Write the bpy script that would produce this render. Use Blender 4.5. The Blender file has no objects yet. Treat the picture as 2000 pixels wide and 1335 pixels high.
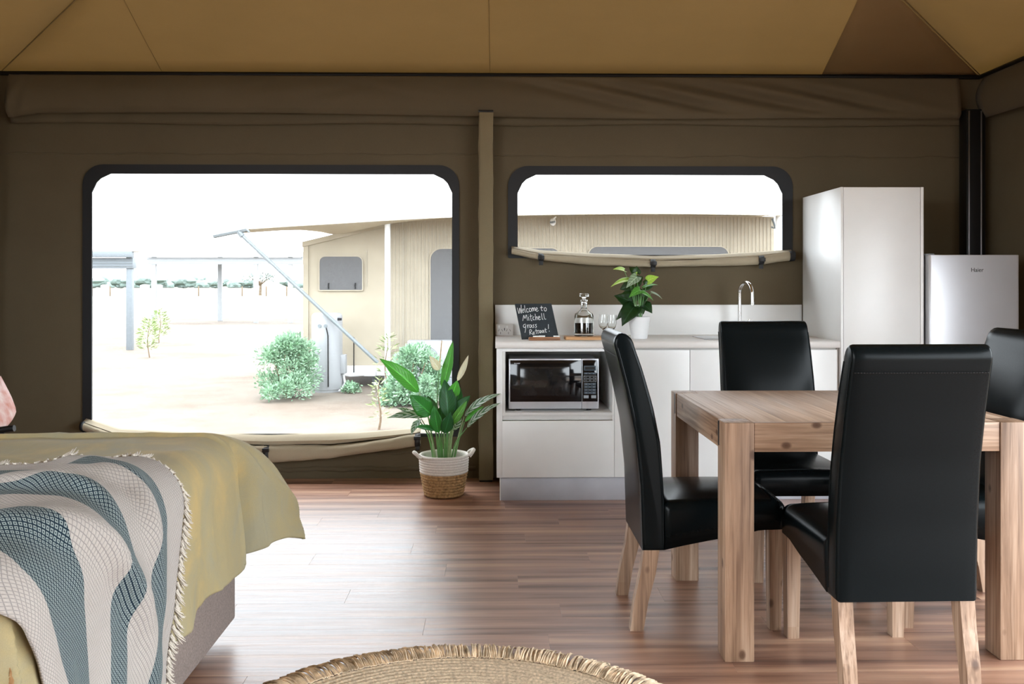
import bpy, bmesh, math, random
import numpy as np
from mathutils import Vector, Matrix
from math import sin, cos, pi, radians, sqrt, exp

rnd = random.Random(7)
SC = bpy.context.scene
COL = SC.collection

# ------------------------------------------------------------------ camera, world, sun, exposure
F = 1765.0            # focal length in pixels of the 2000 x 1335 frame
HY = 555.0            # row of the horizon
CAMH = 1.2
YAW = 0.0181
cam_d = bpy.data.cameras.new('camera')
cam = bpy.data.objects.new('camera', cam_d)
COL.objects.link(cam)
cam.location = (0, 0, CAMH)
cam.rotation_euler = (pi / 2, 0, -YAW)
cam_d.sensor_width = 36
cam_d.lens = F / 2000 * 36
cam_d.shift_y = -(667.5 - HY) / 2000
cam_d.clip_end = 4000
SC.camera = cam

world = bpy.data.worlds.new('overcast_sky')
SC.world = world
world.use_nodes = True
wn = world.node_tree
bg = wn.nodes['Background']
bg.inputs[0].default_value = (0.87, 0.945, 1.0, 1)
bg.inputs[1].default_value = 4.2

sun_d = bpy.data.lights.new('sun', 'SUN')
sun = bpy.data.objects.new('sun', sun_d)
COL.objects.link(sun)
sun_d.energy = 1.2
sun_d.angle = radians(12)
sun_d.color = (1.0, 0.95, 0.88)
sun.rotation_euler = (radians(-24), radians(-14), 0)   # high, a little behind the neighbour

vs = SC.view_settings
SC.display_settings.display_device = 'sRGB'
vs.view_transform = 'Standard'
vs.look = 'None'
vs.gamma = 1
vs.use_curve_mapping = False
vs.exposure = 1.6
SC.cycles.max_bounces = 14
SC.cycles.diffuse_bounces = 7
SC.cycles.transparent_max_bounces = 24
SC.cycles.sample_clamp_indirect = 8

# ------------------------------------------------------------------ geometry of the photograph
def P(px, py, Y):
    """world X, Z of an image point on the plane Y"""
    k = (px - 1000) / F
    d = Y / (cos(YAW) - k * sin(YAW))
    r = k * d
    return (r * cos(YAW) + d * sin(YAW), CAMH - (py - HY) / F * d)
def P3(px, py, Y):
    x, z = P(px, py, Y)
    return Vector((x, Y, z))
def PX(p):
    r = p[0] * cos(YAW) - p[1] * sin(YAW)
    d = p[0] * sin(YAW) + p[1] * cos(YAW)
    return 1000 + F * r / d, HY - F * (p[2] - CAMH) / d

# ------------------------------------------------------------------ material helpers
MATS = {}
def newmat(name):
    m = bpy.data.materials.new(name)
    m.use_nodes = True
    nt = m.node_tree
    b = nt.nodes['Principled BSDF']
    MATS[name] = m
    return m, nt, b
def N(nt, typ, **kw):
    n = nt.nodes.new(typ)
    for k, v in kw.items():
        if k.startswith('i_'):
            key = k[2:]
            n.inputs[int(key) if key.isdigit() else key.replace('_', ' ')].default_value = v
        else:
            setattr(n, k, v)
    return n
def L(nt, a, ao, b, bi):
    nt.links.new(a.outputs[ao], b.inputs[bi])
def ramp(nt, stops, interp='LINEAR'):
    r = N(nt, 'ShaderNodeValToRGB')
    e = r.color_ramp.elements
    r.color_ramp.interpolation = interp
    while len(e) < len(stops):
        e.new(0.5)
    for q, (p, c) in zip(e, stops):
        q.position = p
        q.color = tuple(c) + (1,) if len(c) == 3 else c
    return r
def srgb(r, g, b):
    f = lambda c: (c / 255 / 12.92) if c / 255 <= .04045 else ((c / 255 + .055) / 1.055) ** 2.4
    return (f(r), f(g), f(b))
def coords(nt, kind='Object', scale=(1, 1, 1), rot=(0, 0, 0)):
    tc = N(nt, 'ShaderNodeTexCoord')
    mp = N(nt, 'ShaderNodeMapping')
    mp.inputs['Scale'].default_value = scale
    mp.inputs['Rotation'].default_value = rot
    L(nt, tc, kind, mp, 0)
    return mp
def mixc(nt, a, b, fac=None, typ='MIX', f=0.5):
    m = N(nt, 'ShaderNodeMix', data_type='RGBA', blend_type=typ)
    m.inputs[0].default_value = f
    if fac is not None:
        nt.links.new(fac, m.inputs[0])
    for k, v in ((6, a), (7, b)):
        if hasattr(v, 'links'):
            nt.links.new(v, m.inputs[k])
        else:
            m.inputs[k].default_value = tuple(v) + (1,)
    return m.outputs[2]
def bump(nt, b, height, strength=.3, dist=.002):
    n = N(nt, 'ShaderNodeBump')
    n.inputs['Strength'].default_value = strength
    n.inputs['Distance'].default_value = dist
    nt.links.new(height, n.inputs['Height'])
    nt.links.new(n.outputs[0], b.inputs['Normal'])
    return n
def plain(name, col, rough=.5, metal=0, noise=0.06, nscale=30, bumpd=0, spec=.5, coat=0):
    m, nt, b = newmat(name)
    mp = coords(nt)
    nz = N(nt, 'ShaderNodeTexNoise', i_Scale=nscale, i_Detail=4)
    L(nt, mp, 0, nz, 'Vector')
    lo = tuple(max(0, c * (1 - noise)) for c in col)
    hi = tuple(min(1, c * (1 + noise)) for c in col)
    r = ramp(nt, [(.3, lo), (.7, hi)])
    L(nt, nz, 0, r, 0)
    L(nt, r, 0, b, 'Base Color')
    b.inputs['Roughness'].default_value = rough
    b.inputs['Metallic'].default_value = metal
    b.inputs['Specular IOR Level'].default_value = spec
    if coat:
        b.inputs['Coat Weight'].default_value = coat
        b.inputs['Coat Roughness'].default_value = .1
    if bumpd:
        bump(nt, b, nz.outputs[0], .5, bumpd)
    return m
def wood(name, axis, cols, rough=.5, scale=1.0, knots=True, bumpd=.0006, fine=.8):
    """cols dark, mid, light; grain along axis"""
    m, nt, b = newmat(name)
    tc = N(nt, 'ShaderNodeTexCoord')
    oi = N(nt, 'ShaderNodeObjectInfo')
    off = N(nt, 'ShaderNodeVectorMath', operation='SCALE')
    comb = N(nt, 'ShaderNodeCombineXYZ')
    for k in range(3):
        L(nt, oi, 'Random', comb, k)
    L(nt, comb, 0, off, 0)
    off.inputs['Scale'].default_value = 37.0
    add = N(nt, 'ShaderNodeVectorMath', operation='ADD')
    L(nt, tc, 'Object', add, 0)
    L(nt, off, 0, add, 1)
    mp = N(nt, 'ShaderNodeMapping')
    s = [26 * scale] * 3
    s['xyz'.index(axis)] = 1.5 * scale
    mp.inputs['Scale'].default_value = s
    L(nt, add, 0, mp, 0)
    nz = N(nt, 'ShaderNodeTexNoise', i_Scale=1.0, i_Detail=6, i_Roughness=.6, i_Distortion=.4)
    L(nt, mp, 0, nz, 'Vector')
    # glued laminations: each strip has its own tone
    sep = N(nt, 'ShaderNodeSeparateXYZ')
    L(nt, add, 0, sep, 0)
    comb2 = N(nt, 'ShaderNodeCombineXYZ')
    for k in range(3):
        if 'xyz'[k] == axis: continue
        fl = N(nt, 'ShaderNodeMath', operation='FLOOR')
        mu = N(nt, 'ShaderNodeMath', operation='MULTIPLY')
        mu.inputs[1].default_value = 24
        L(nt, sep, k, mu, 0); L(nt, mu, 0, fl, 0); L(nt, fl, 0, comb2, k)
    wnz = N(nt, 'ShaderNodeTexWhiteNoise', noise_dimensions='3D')
    L(nt, comb2, 0, wnz, 'Vector')
    rl = ramp(nt, [(0, (.86, .80, .74)), (.5, (1, .97, .93)), (1, (1.0, 1.0, 1.0))])
    L(nt, wnz, 0, rl, 0)
    s2 = [120 * scale] * 3
    s2['xyz'.index(axis)] = 3 * scale
    mp2 = N(nt, 'ShaderNodeMapping')
    mp2.inputs['Scale'].default_value = s2
    L(nt, add, 0, mp2, 0)
    nf = N(nt, 'ShaderNodeTexNoise', i_Scale=1.0, i_Detail=3)
    L(nt, mp2, 0, nf, 'Vector')
    r = ramp(nt, [(.28, cols[0]), (.5, cols[1]), (.72, cols[2])])
    L(nt, nz, 0, r, 0)
    rf = ramp(nt, [(.34, (.50, .44, .38)), (.46, (.86, .84, .82)), (.62, (1, 1, 1))])
    L(nt, nf, 0, rf, 0)
    c = mixc(nt, r.outputs[0], rf.outputs[0], typ='MULTIPLY', f=fine)
    c = mixc(nt, c, rl.outputs[0], typ='MULTIPLY', f=1 if knots else .6)
    if knots:
        sk = [12 * scale] * 3
        sk['xyz'.index(axis)] = 8 * scale
        mk = N(nt, 'ShaderNodeMapping')
        mk.inputs['Scale'].default_value = sk
        L(nt, add, 0, mk, 0)
        vo = N(nt, 'ShaderNodeTexVoronoi', i_Scale=1.0)
        L(nt, mk, 0, vo, 'Vector')
        rk = ramp(nt, [(.0, (1, 1, 1)), (.09, (.8, .8, .8)), (.165, (0, 0, 0))])
        L(nt, vo, 'Distance', rk, 0)
        c = mixc(nt, c, (cols[0][0] * .42, cols[0][1] * .30, cols[0][2] * .22), fac=rk.outputs[0])
    nt.links.new(c, b.inputs['Base Color'])
    b.inputs['Roughness'].default_value = rough
    if bumpd:
        bump(nt, b, nf.outputs[0], .4, bumpd)
    return m
def canvas(name, col, transl=0.0, tcol=None, wave=.01):
    m, nt, b = newmat(name)
    tc = N(nt, 'ShaderNodeTexCoord')
    nz = N(nt, 'ShaderNodeTexNoise', i_Scale=1.6, i_Detail=5, i_Roughness=.6)
    L(nt, tc, 'Object', nz, 'Vector')
    r = ramp(nt, [(.3, tuple(c * .9 for c in col)), (.7, tuple(c * 1.08 for c in col))])
    L(nt, nz, 0, r, 0)
    fn = N(nt, 'ShaderNodeTexNoise', i_Scale=420, i_Detail=2)
    L(nt, tc, 'Object', fn, 'Vector')
    rf = ramp(nt, [(.3, (.86, .86, .86)), (.7, (1, 1, 1))])
    L(nt, fn, 0, rf, 0)
    c = mixc(nt, r.outputs[0], rf.outputs[0], typ='MULTIPLY', f=.8)
    nt.links.new(c, b.inputs['Base Color'])
    b.inputs['Roughness'].default_value = .85
    b.inputs['Specular IOR Level'].default_value = .2
    b.inputs['Sheen Weight'].default_value = .05
    b1 = N(nt, 'ShaderNodeBump', i_Strength=.5, i_Distance=wave)
    L(nt, nz, 0, b1, 'Height')
    b2 = N(nt, 'ShaderNodeBump', i_Strength=.3, i_Distance=.0006)
    L(nt, fn, 0, b2, 'Height')
    L(nt, b1, 0, b2, 'Normal')
    L(nt, b2, 0, b, 'Normal')
    if transl:
        out = nt.nodes['Material Output']
        t = N(nt, 'ShaderNodeBsdfTranslucent')
        t.inputs[0].default_value = tuple(tcol) + (1,)
        mx = N(nt, 'ShaderNodeMixShader')
        mx.inputs[0].default_value = transl
        L(nt, b, 0, mx, 1)
        L(nt, t, 0, mx, 2)
        L(nt, mx, 0, out, 0)
    return m
def leafmat(name, c1, c2, stripe=None, rough=.35, transl=.35, nst=22):
    """UV: u along the leaf, v across"""
    m, nt, b = newmat(name)
    uv = N(nt, 'ShaderNodeTexCoord')
    sep = N(nt, 'ShaderNodeSeparateXYZ')
    L(nt, uv, 'UV', sep, 0)
    va = N(nt, 'ShaderNodeMath', operation='SUBTRACT')
    L(nt, sep, 1, va, 0)
    va.inputs[1].default_value = .5
    ab = N(nt, 'ShaderNodeMath', operation='ABSOLUTE')
    L(nt, va, 0, ab, 0)
    # side veins run forward from the midrib
    k = N(nt, 'ShaderNodeMath', operation='MULTIPLY_ADD')
    L(nt, ab, 0, k, 0)
    k.inputs[1].default_value = -.55
    L(nt, sep, 0, k, 2)
    kk = N(nt, 'ShaderNodeMath', operation='MULTIPLY')
    L(nt, k, 0, kk, 0)
    kk.inputs[1].default_value = nst * 2 * pi / 2
    sn = N(nt, 'ShaderNodeMath', operation='SINE')
    L(nt, kk, 0, sn, 0)
    mr = N(nt, 'ShaderNodeMapRange', i_1=-1.0, i_2=1.0)
    L(nt, sn, 0, mr, 0)
    if stripe:
        r = ramp(nt, [(.30, c1), (.42, c2), (.50, stripe), (.92, stripe), (1.0, c2)])
    else:
        r = ramp(nt, [(0, c1), (1, c2)])
    L(nt, mr, 0, r, 0)
    rm = ramp(nt, [(0, (1, 1, 1)), (.018, (1, 1, 1)), (.03, (0, 0, 0))])
    L(nt, ab, 0, rm, 0)
    c = mixc(nt, r.outputs[0], tuple(min(1, x * 1.8 + .03) for x in c2), fac=rm.outputs[0])
    nt.links.new(c, b.inputs['Base Color'])
    b.inputs['Roughness'].default_value = rough
    bump(nt, b, sn.outputs[0], .25, .001)
    out = nt.nodes['Material Output']
    t = N(nt, 'ShaderNodeBsdfTranslucent')
    tm = mixc(nt, c, (.55, .8, .1), typ='MIX', f=.35)
    nt.links.new(tm, t.inputs[0])
    mx = N(nt, 'ShaderNodeMixShader')
    mx.inputs[0].default_value = transl
    L(nt, b, 0, mx, 1)
    L(nt, t, 0, mx, 2)
    L(nt, mx, 0, out, 0)
    return m

# ------------------------------------------------------------------ object helpers
def link(o, parent=None):
    COL.objects.link(o)
    if parent is not None:
        o.parent = parent
    return o
def tag(o, label=None, cat=None, group=None, kind=None):
    if label: o['label'] = label
    if cat: o['category'] = cat
    if group: o['group'] = group
    if kind: o['kind'] = kind
    return o
def thing(name, label, cat, loc=(0, 0, 0), rz=0, group=None):
    o = bpy.data.objects.new(name, None)
    o.empty_display_size = .1
    link(o)
    o.location = loc
    o.rotation_euler = (0, 0, rz)
    return tag(o, label, cat, group)
def mesh_obj(name, me, mat, parent=None, smooth=False):
    o = bpy.data.objects.new(name, me)
    if mat is not None:
        ms = mat if isinstance(mat, (list, tuple)) else [mat]
        for m in ms:
            me.materials.append(m)
    if smooth:
        me.polygons.foreach_set('use_smooth', [True] * len(me.polygons))
        if smooth != 'all':
            try:
                me.set_sharp_from_angle(angle=radians(42))
            except Exception:
                pass
    return link(o, parent)
def obj(name, bm, mat, parent=None, smooth=False, kind=None):
    me = bpy.data.meshes.new(name)
    bmesh.ops.recalc_face_normals(bm, faces=bm.faces[:])
    bm.to_mesh(me)
    bm.free()
    o = mesh_obj(name, me, mat, parent, smooth)
    if kind: o['kind'] = kind
    return o
def BM():
    return bmesh.new()
def box(bm, x0, x1, y0, y1, z0, z1, bev=0.0, seg=2):
    t = bmesh.new()
    bmesh.ops.create_cube(t, size=1)
    for v in t.verts:
        v.co = Vector(((x0 + x1) / 2 + v.co.x * (x1 - x0), (y0 + y1) / 2 + v.co.y * (y1 - y0), (z0 + z1) / 2 + v.co.z * (z1 - z0)))
    if bev:
        bmesh.ops.bevel(t, geom=t.edges[:], offset=bev, segments=seg, affect='EDGES', profile=.5)
    merge(bm, t)
def merge(bm, t, mat=None):
    if mat is not None:
        bmesh.ops.transform(t, matrix=mat, verts=t.verts[:])
    me = bpy.data.meshes.new('tmp')
    t.to_mesh(me)
    t.free()
    bm.from_mesh(me)
    bpy.data.meshes.remove(me)
def B(name, x0, x1, y0, y1, z0, z1, mat, parent=None, bev=.002, seg=2, smooth=True):
    bm = BM()
    box(bm, x0, x1, y0, y1, z0, z1, bev, seg)
    return obj(name, bm, mat, parent, smooth)
def tube(bm, pts, r, n=8, caps=True, up=None):
    """r a number or a list"""
    pts = [Vector(p) for p in pts]
    rs = r if isinstance(r, (list, tuple)) else [r] * len(pts)
    rings = []
    ref = None
    for i, p in enumerate(pts):
        a = pts[max(0, i - 1)]
        b = pts[min(len(pts) - 1, i + 1)]
        t = (b - a).normalized()
        if ref is None:
            ref = Vector((0, 0, 1)) if abs(t.z) < .9 else Vector((1, 0, 0))
        u = (ref - t * ref.dot(t))
        if u.length < 1e-5:
            u = t.orthogonal()
        u.normalize()
        ref = u
        w = t.cross(u)
        rings.append([bm.verts.new(p + (u * cos(2 * pi * k / n) + w * sin(2 * pi * k / n)) * rs[i]) for k in range(n)])
    for a, b in zip(rings, rings[1:]):
        for k in range(n):
            bm.faces.new((a[k], a[(k + 1) % n], b[(k + 1) % n], b[k]))
    if caps:
        bm.faces.new(rings[0][::-1])
        bm.faces.new(rings[-1])
def lathe(bm, prof, n=32, c=(0, 0, 0), close=False):
    """prof list of (r, z)"""
    rings = []
    for r, z in prof:
        if r < 1e-6:
            rings.append([bm.verts.new((c[0], c[1], c[2] + z))])
        else:
            rings.append([bm.verts.new((c[0] + r * cos(2 * pi * k / n), c[1] + r * sin(2 * pi * k / n), c[2] + z)) for k in range(n)])
    pr = list(zip(rings, rings[1:]))
    if close:
        pr.append((rings[-1], rings[0]))
    for a, b in pr:
        for k in range(n):
            k2 = (k + 1) % n
            if len(a) == 1 and len(b) == 1: continue
            if len(a) == 1: bm.faces.new((a[0], b[k2], b[k]))
            elif len(b) == 1: bm.faces.new((a[k], a[k2], b[0]))
            else: bm.faces.new((a[k], a[k2], b[k2], b[k]))
def prism(bm, poly, axis, a0, a1, bev=0, seg=2, cuts=0):
    """poly in the two other axes (order kept: x->(y,z), y->(x,z), z->(x,y))"""
    t = bmesh.new()
    def mk(p, a):
        if axis == 'x': return (a, p[0], p[1])
        if axis == 'y': return (p[0], a, p[1])
        return (p[0], p[1], a)
    A = [t.verts.new(mk(p, a0)) for p in poly]
    prev = A
    fa = t.faces.new(A)
    for c in range(cuts + 1):
        a = a0 + (a1 - a0) * (c + 1) / (cuts + 1)
        Bv = [t.verts.new(mk(p, a)) for p in poly]
        for k in range(len(poly)):
            k2 = (k + 1) % len(poly)
            t.faces.new((prev[k], prev[k2], Bv[k2], Bv[k]))
        prev = Bv
    fb = t.faces.new(prev[::-1])
    bmesh.ops.recalc_face_normals(t, faces=t.faces[:])
    if bev:
        es = list(set(list(fa.edges) + list(fb.edges)))
        bmesh.ops.bevel(t, geom=es, offset=bev, segments=seg, affect='EDGES', profile=.5)
    merge(bm, t)
def grid_mesh(name, pts, mat, parent=None, thick=0, smooth='all', uv=None, closed_u=False):
    """pts array [n][m][3] -> sheet, optionally with thickness"""
    A = np.asarray(pts, float)
    n, m = A.shape[:2]
    V = A.reshape(-1, 3)
    idx = np.arange(n * m).reshape(n, m)
    faces = [(int(idx[i, j]), int(idx[i, j + 1]), int(idx[i + 1, j + 1]), int(idx[i + 1, j])) for i in range(n - 1) for j in range(m - 1)]
    me = bpy.data.meshes.new(name)
    me.from_pydata([tuple(v) for v in V], [], faces)
    if uv is not None:
        lay = me.uv_layers.new()
        U = np.asarray(uv, float).reshape(-1, 2)
        li = np.empty(len(me.loops), int)
        me.loops.foreach_get('vertex_index', li)
        lay.data.foreach_set('uv', U[li].ravel())
    me.validate()
    o = mesh_obj(name, me, mat, parent, smooth)
    if thick:
        md = o.modifiers.new('thickness', 'SOLIDIFY')
        md.thickness = thick
        md.offset = -1
    return o
def flat(name, outer, holes, y, thick, mat, parent=None, plane='xz'):
    """filled outline with holes, a plate of real thickness; outline in X, Z"""
    cu = bpy.data.curves.new(name, 'CURVE')
    cu.dimensions = '2D'
    cu.fill_mode = 'BOTH'
    cu.extrude = thick / 2
    for pl in [outer] + list(holes):
        sp = cu.splines.new('POLY')
        sp.points.add(len(pl) - 1)
        for q, p in zip(sp.points, pl):
            q.co = (p[0], p[1], 0, 1)
        sp.use_cyclic_u = True
    t = bpy.data.objects.new('tmp', cu)
    COL.objects.link(t)
    dg = bpy.context.evaluated_depsgraph_get()
    dg.update()
    me = bpy.data.meshes.new_from_object(t.evaluated_get(dg))
    bpy.data.objects.remove(t)
    bpy.data.curves.remove(cu)
    me.name = name
    M = Matrix(((1, 0, 0, 0), (0, 0, -1, y), (0, 1, 0, 0), (0, 0, 0, 1)))
    me.transform(M)
    return mesh_obj(name, me, mat, parent)
def rrect(x0, x1, z0, z1, r, n=8, r_bottom=None):
    rb = r if r_bottom is None else r_bottom
    out = []
    for cx, cz, a0, q in ((x1 - r, z1 - r, 0, r), (x0 + r, z1 - r, 90, r), (x0 + rb, z0 + rb, 180, rb), (x1 - rb, z0 + rb, 270, rb)):
        if q < 1e-6:
            out.append((cx, cz)); continue
        for k in range(n + 1):
            a = radians(a0 + 90 * k / n)
            out.append((cx + q * cos(a), cz + q * sin(a)))
    return out
def text(name, body, size, loc, rot, mat, parent=None, extrude=.0005, align='CENTER', sx=1):
    cu = bpy.data.curves.new(name, 'FONT')
    cu.body = body
    cu.size = size
    cu.extrude = extrude
    cu.align_x = align
    t = bpy.data.objects.new('tmp', cu)
    COL.objects.link(t)
    dg = bpy.context.evaluated_depsgraph_get()
    dg.update()
    me = bpy.data.meshes.new_from_object(t.evaluated_get(dg))
    bpy.data.objects.remove(t)
    me.name = name
    o = mesh_obj(name, me, mat, parent)
    o.location = loc
    o.rotation_euler = rot
    o.scale = (sx, 1, 1)
    return o
def spline(pts, n=24):
    """Catmull-Rom through points"""
    p = [np.array(q, float) for q in pts]
    p = [2 * p[0] - p[1]] + p + [2 * p[-1] - p[-2]]
    out = []
    m = len(p) - 3
    for i in range(n + 1):
        t = i / n * m
        k = min(int(t), m - 1)
        u = t - k
        a, b, c, d = p[k:k + 4]
        out.append(.5 * ((2 * b) + (-a + c) * u + (2 * a - 5 * b + 4 * c - d) * u * u + (-a + 3 * b - 3 * c + d) * u ** 3))
    return out
def interp(x, xs, ys):
    return float(np.interp(x, xs, ys))
def ssm(a, b, x):
    t = np.clip((x - a) / (b - a), 0, 1)
    return t * t * (3 - 2 * t)
def vnoise(x, y, seed=0):
    """cheap smooth noise on arrays, about -1..1"""
    s = seed * 12.9
    return (np.sin(x * 1.7 + y * .9 + s) + np.sin(x * -1.1 + y * 2.3 + 1.3 + s * 1.7) + np.sin(x * 2.9 + y * 1.9 + s * .6 + 4) * .6 + np.sin(x * .6 - y * 3.1 + s * 2.2) * .6) / 3.2

# ------------------------------------------------------------------ materials
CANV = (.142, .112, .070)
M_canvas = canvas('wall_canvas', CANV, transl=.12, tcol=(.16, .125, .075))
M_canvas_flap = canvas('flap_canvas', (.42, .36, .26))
M_sleeve = canvas('sleeve_canvas', (.22, .18, .11))
M_roof = canvas('roof_canvas', (.36, .27, .145), transl=.40, tcol=(.225, .162, .080), wave=.004)
M_gusset = canvas('roof_gusset_canvas', (.40, .275, .13), transl=.4, tcol=(.45, .30, .13), wave=.004)
M_binding = plain('black_binding', (.006, .007, .010), .6, nscale=200)
M_strap = plain('black_webbing', (.008, .009, .011), .55, nscale=300, bumpd=.0005)
M_blackmetal = plain('black_metal', (.012, .012, .013), .4, metal=.4)
M_chrome = plain('chrome', (.75, .75, .76), .12, metal=1, noise=.02)
M_steel = plain('brushed_steel', (.62, .63, .66), .3, metal=1, noise=.05)
M_white = plain('white_laminate', (.80, .80, .79), .34, noise=.015, nscale=8)
M_white_in = plain('white_melamine', (.66, .65, .63), .5, noise=.02, nscale=8)
M_edge = plain('worktop_laminate', (.76, .73, .70), .32, noise=.008, nscale=60)
M_alu = plain('brushed_aluminium', (.50, .50, .54), .55, metal=.5, noise=.08, nscale=6)
M_fridge = plain('silver_enamel', (.62, .62, .65), .30, metal=.35, noise=.02, nscale=8)
M_fridge_side = plain('grey_enamel', (.20, .21, .23), .4)
M_ink = plain('black_ink', (.01, .01, .012), .5)
M_inkw = plain('white_ink', (.75, .76, .78), .5)
M_leather = plain('black_leather', (.0028, .0046, .0054), .26, nscale=260, noise=.2, bumpd=.0002, spec=.1)
M_stitch = plain('black_thread', (.012, .012, .013), .6)
AC = (srgb(112, 86, 68), srgb(160, 131, 109), srgb(196, 172, 152))
M_wood = {a: wood('acacia_' + a, a, AC, .5) for a in 'xyz'}
ACT = (srgb(164, 138, 118), srgb(186, 159, 138), srgb(202, 177, 156))
M_top = wood('acacia_top', 'y', ACT, .5, knots=False, fine=.35)
M_board = wood('board_wood', 'x', (srgb(176, 130, 84), srgb(206, 160, 112), srgb(222, 182, 138)), .45, scale=2, knots=False)
M_board2 = wood('holder_wood', 'x', (srgb(120, 78, 46), srgb(160, 108, 68), srgb(184, 132, 90)), .5, scale=2, knots=False)
M_silver = plain('silver_plastic', (.60, .62, .66), .32, metal=.5, noise=.02)
M_gloss = plain('black_glass', (.004, .004, .005), .06, noise=.05)
M_win = plain('oven_window', (.012, .012, .013), .10, noise=.4, nscale=20)
M_btn = plain('button_blue_grey', (.05, .075, .10), .4)
M_btnw = plain('button_grey', (.32, .36, .40), .4)
M_ceramic = plain('white_ceramic', (.80, .81, .82), .35, noise=.01)
M_soil = plain('potting_soil', (.03, .022, .015), .95, noise=.5, nscale=60, bumpd=.004)
M_slate = plain('slate', (.018, .026, .033), .7, noise=.15, nscale=60)
M_chalk = plain('chalk', (.82, .84, .84), .9, noise=.1, nscale=300)
M_socket = plain('socket_plastic', (.68, .66, .64), .35, noise=.01)
M_dark = plain('dark_recess', (.012, .012, .012), .7)
M_upholstery = plain('divan_fabric', (.20, .160, .142), .92, noise=.25, nscale=170, bumpd=.001, spec=.2)
M_sheet = plain('mattress_ticking', (.62, .60, .55), .9, noise=.05)
M_cream = plain('cream_cotton', (.52, .47, .41), .95, noise=.12, nscale=200, bumpd=.0008, spec=.2)
M_rope = plain('white_cotton_rope', (.68, .64, .59), .9, noise=.08, nscale=120, bumpd=.001, spec=.2)
M_sea = plain('seagrass', (.36, .22, .10), .8, noise=.45, nscale=70, bumpd=.002, spec=.2)
M_jute = plain('jute', (.58, .46, .33), .95, noise=.35, nscale=110, bumpd=.003, spec=.1)
M_jute_fr = plain('jute_fringe', (.64, .50, .35), .95, noise=.55, nscale=28, bumpd=.002, spec=.1)
M_leafA = leafmat('leaf_bright', (.09, .42, .06), (.13, .50, .08))
M_leafB = leafmat('leaf_mid', (.03, .24, .05), (.045, .30, .06))
M_leafC = leafmat('leaf_dark', (.012, .10, .035), (.018, .13, .045))
M_leafD = leafmat('leaf_striped', (.012, .10, .035), (.02, .15, .05), stripe=(.80, .86, .78), nst=10)
M_leafE = leafmat('leaf_lime', (.50, .74, .12), (.56, .80, .16), nst=10)
M_leafF = leafmat('leaf_pale', (.22, .33, .22), (.45, .55, .42), nst=10)
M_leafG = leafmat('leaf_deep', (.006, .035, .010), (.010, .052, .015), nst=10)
M_leafH = leafmat('leaf_fresh', (.11, .36, .06), (.16, .44, .08), nst=10)
M_petal = leafmat('spathe_cream', (.84, .76, .60), (.88, .82, .68), nst=10, transl=.3)
M_stem = plain('stem_green', (.13, .30, .09), .45, noise=.2)
M_stem2 = plain('stem_pale', (.30, .42, .20), .45, noise=.2)
M_spadix = plain('spadix', (.68, .52, .30), .7)
# outside
M_tent = canvas('neighbour_canvas', (.46, .405, .315))
M_tent_w = canvas('neighbour_fly', (.55, .50, .41), transl=.25, tcol=(.5, .42, .3))
M_galv = plain('galvanised_steel', (.21, .235, .25), .55, metal=.1, noise=.1)
M_shed = plain('grey_steel_sheet', (.20, .225, .245), .5, metal=.2, noise=.06)
M_shed_w = plain('cream_steel_sheet', (.72, .69, .62), .5)
M_paint = plain('white_paint', (.80, .81, .82), .4, noise=.02)
M_meshwin = plain('grey_mesh_window', (.125, .125, .128), .8, noise=.15, nscale=90)
M_bushl = plain('bush_leaf', (.27, .43, .28), .6, noise=.5, nscale=14)
M_bushs = plain('sapling_leaf', (.33, .42, .19), .6, noise=.3, nscale=14)
M_bark = plain('bark', (.20, .14, .09), .9, noise=.3)
M_pale = plain('pale_steel_sheet', (.36, .38, .395), .5, noise=.04)
M_tank = plain('tank_enamel', (.34, .345, .36), .4, noise=.02)
M_far = plain('far_foliage', (.20, .26, .235), .95, noise=.35, nscale=.5)
M_farb = plain('far_wall', (.72, .72, .70), .8)

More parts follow.
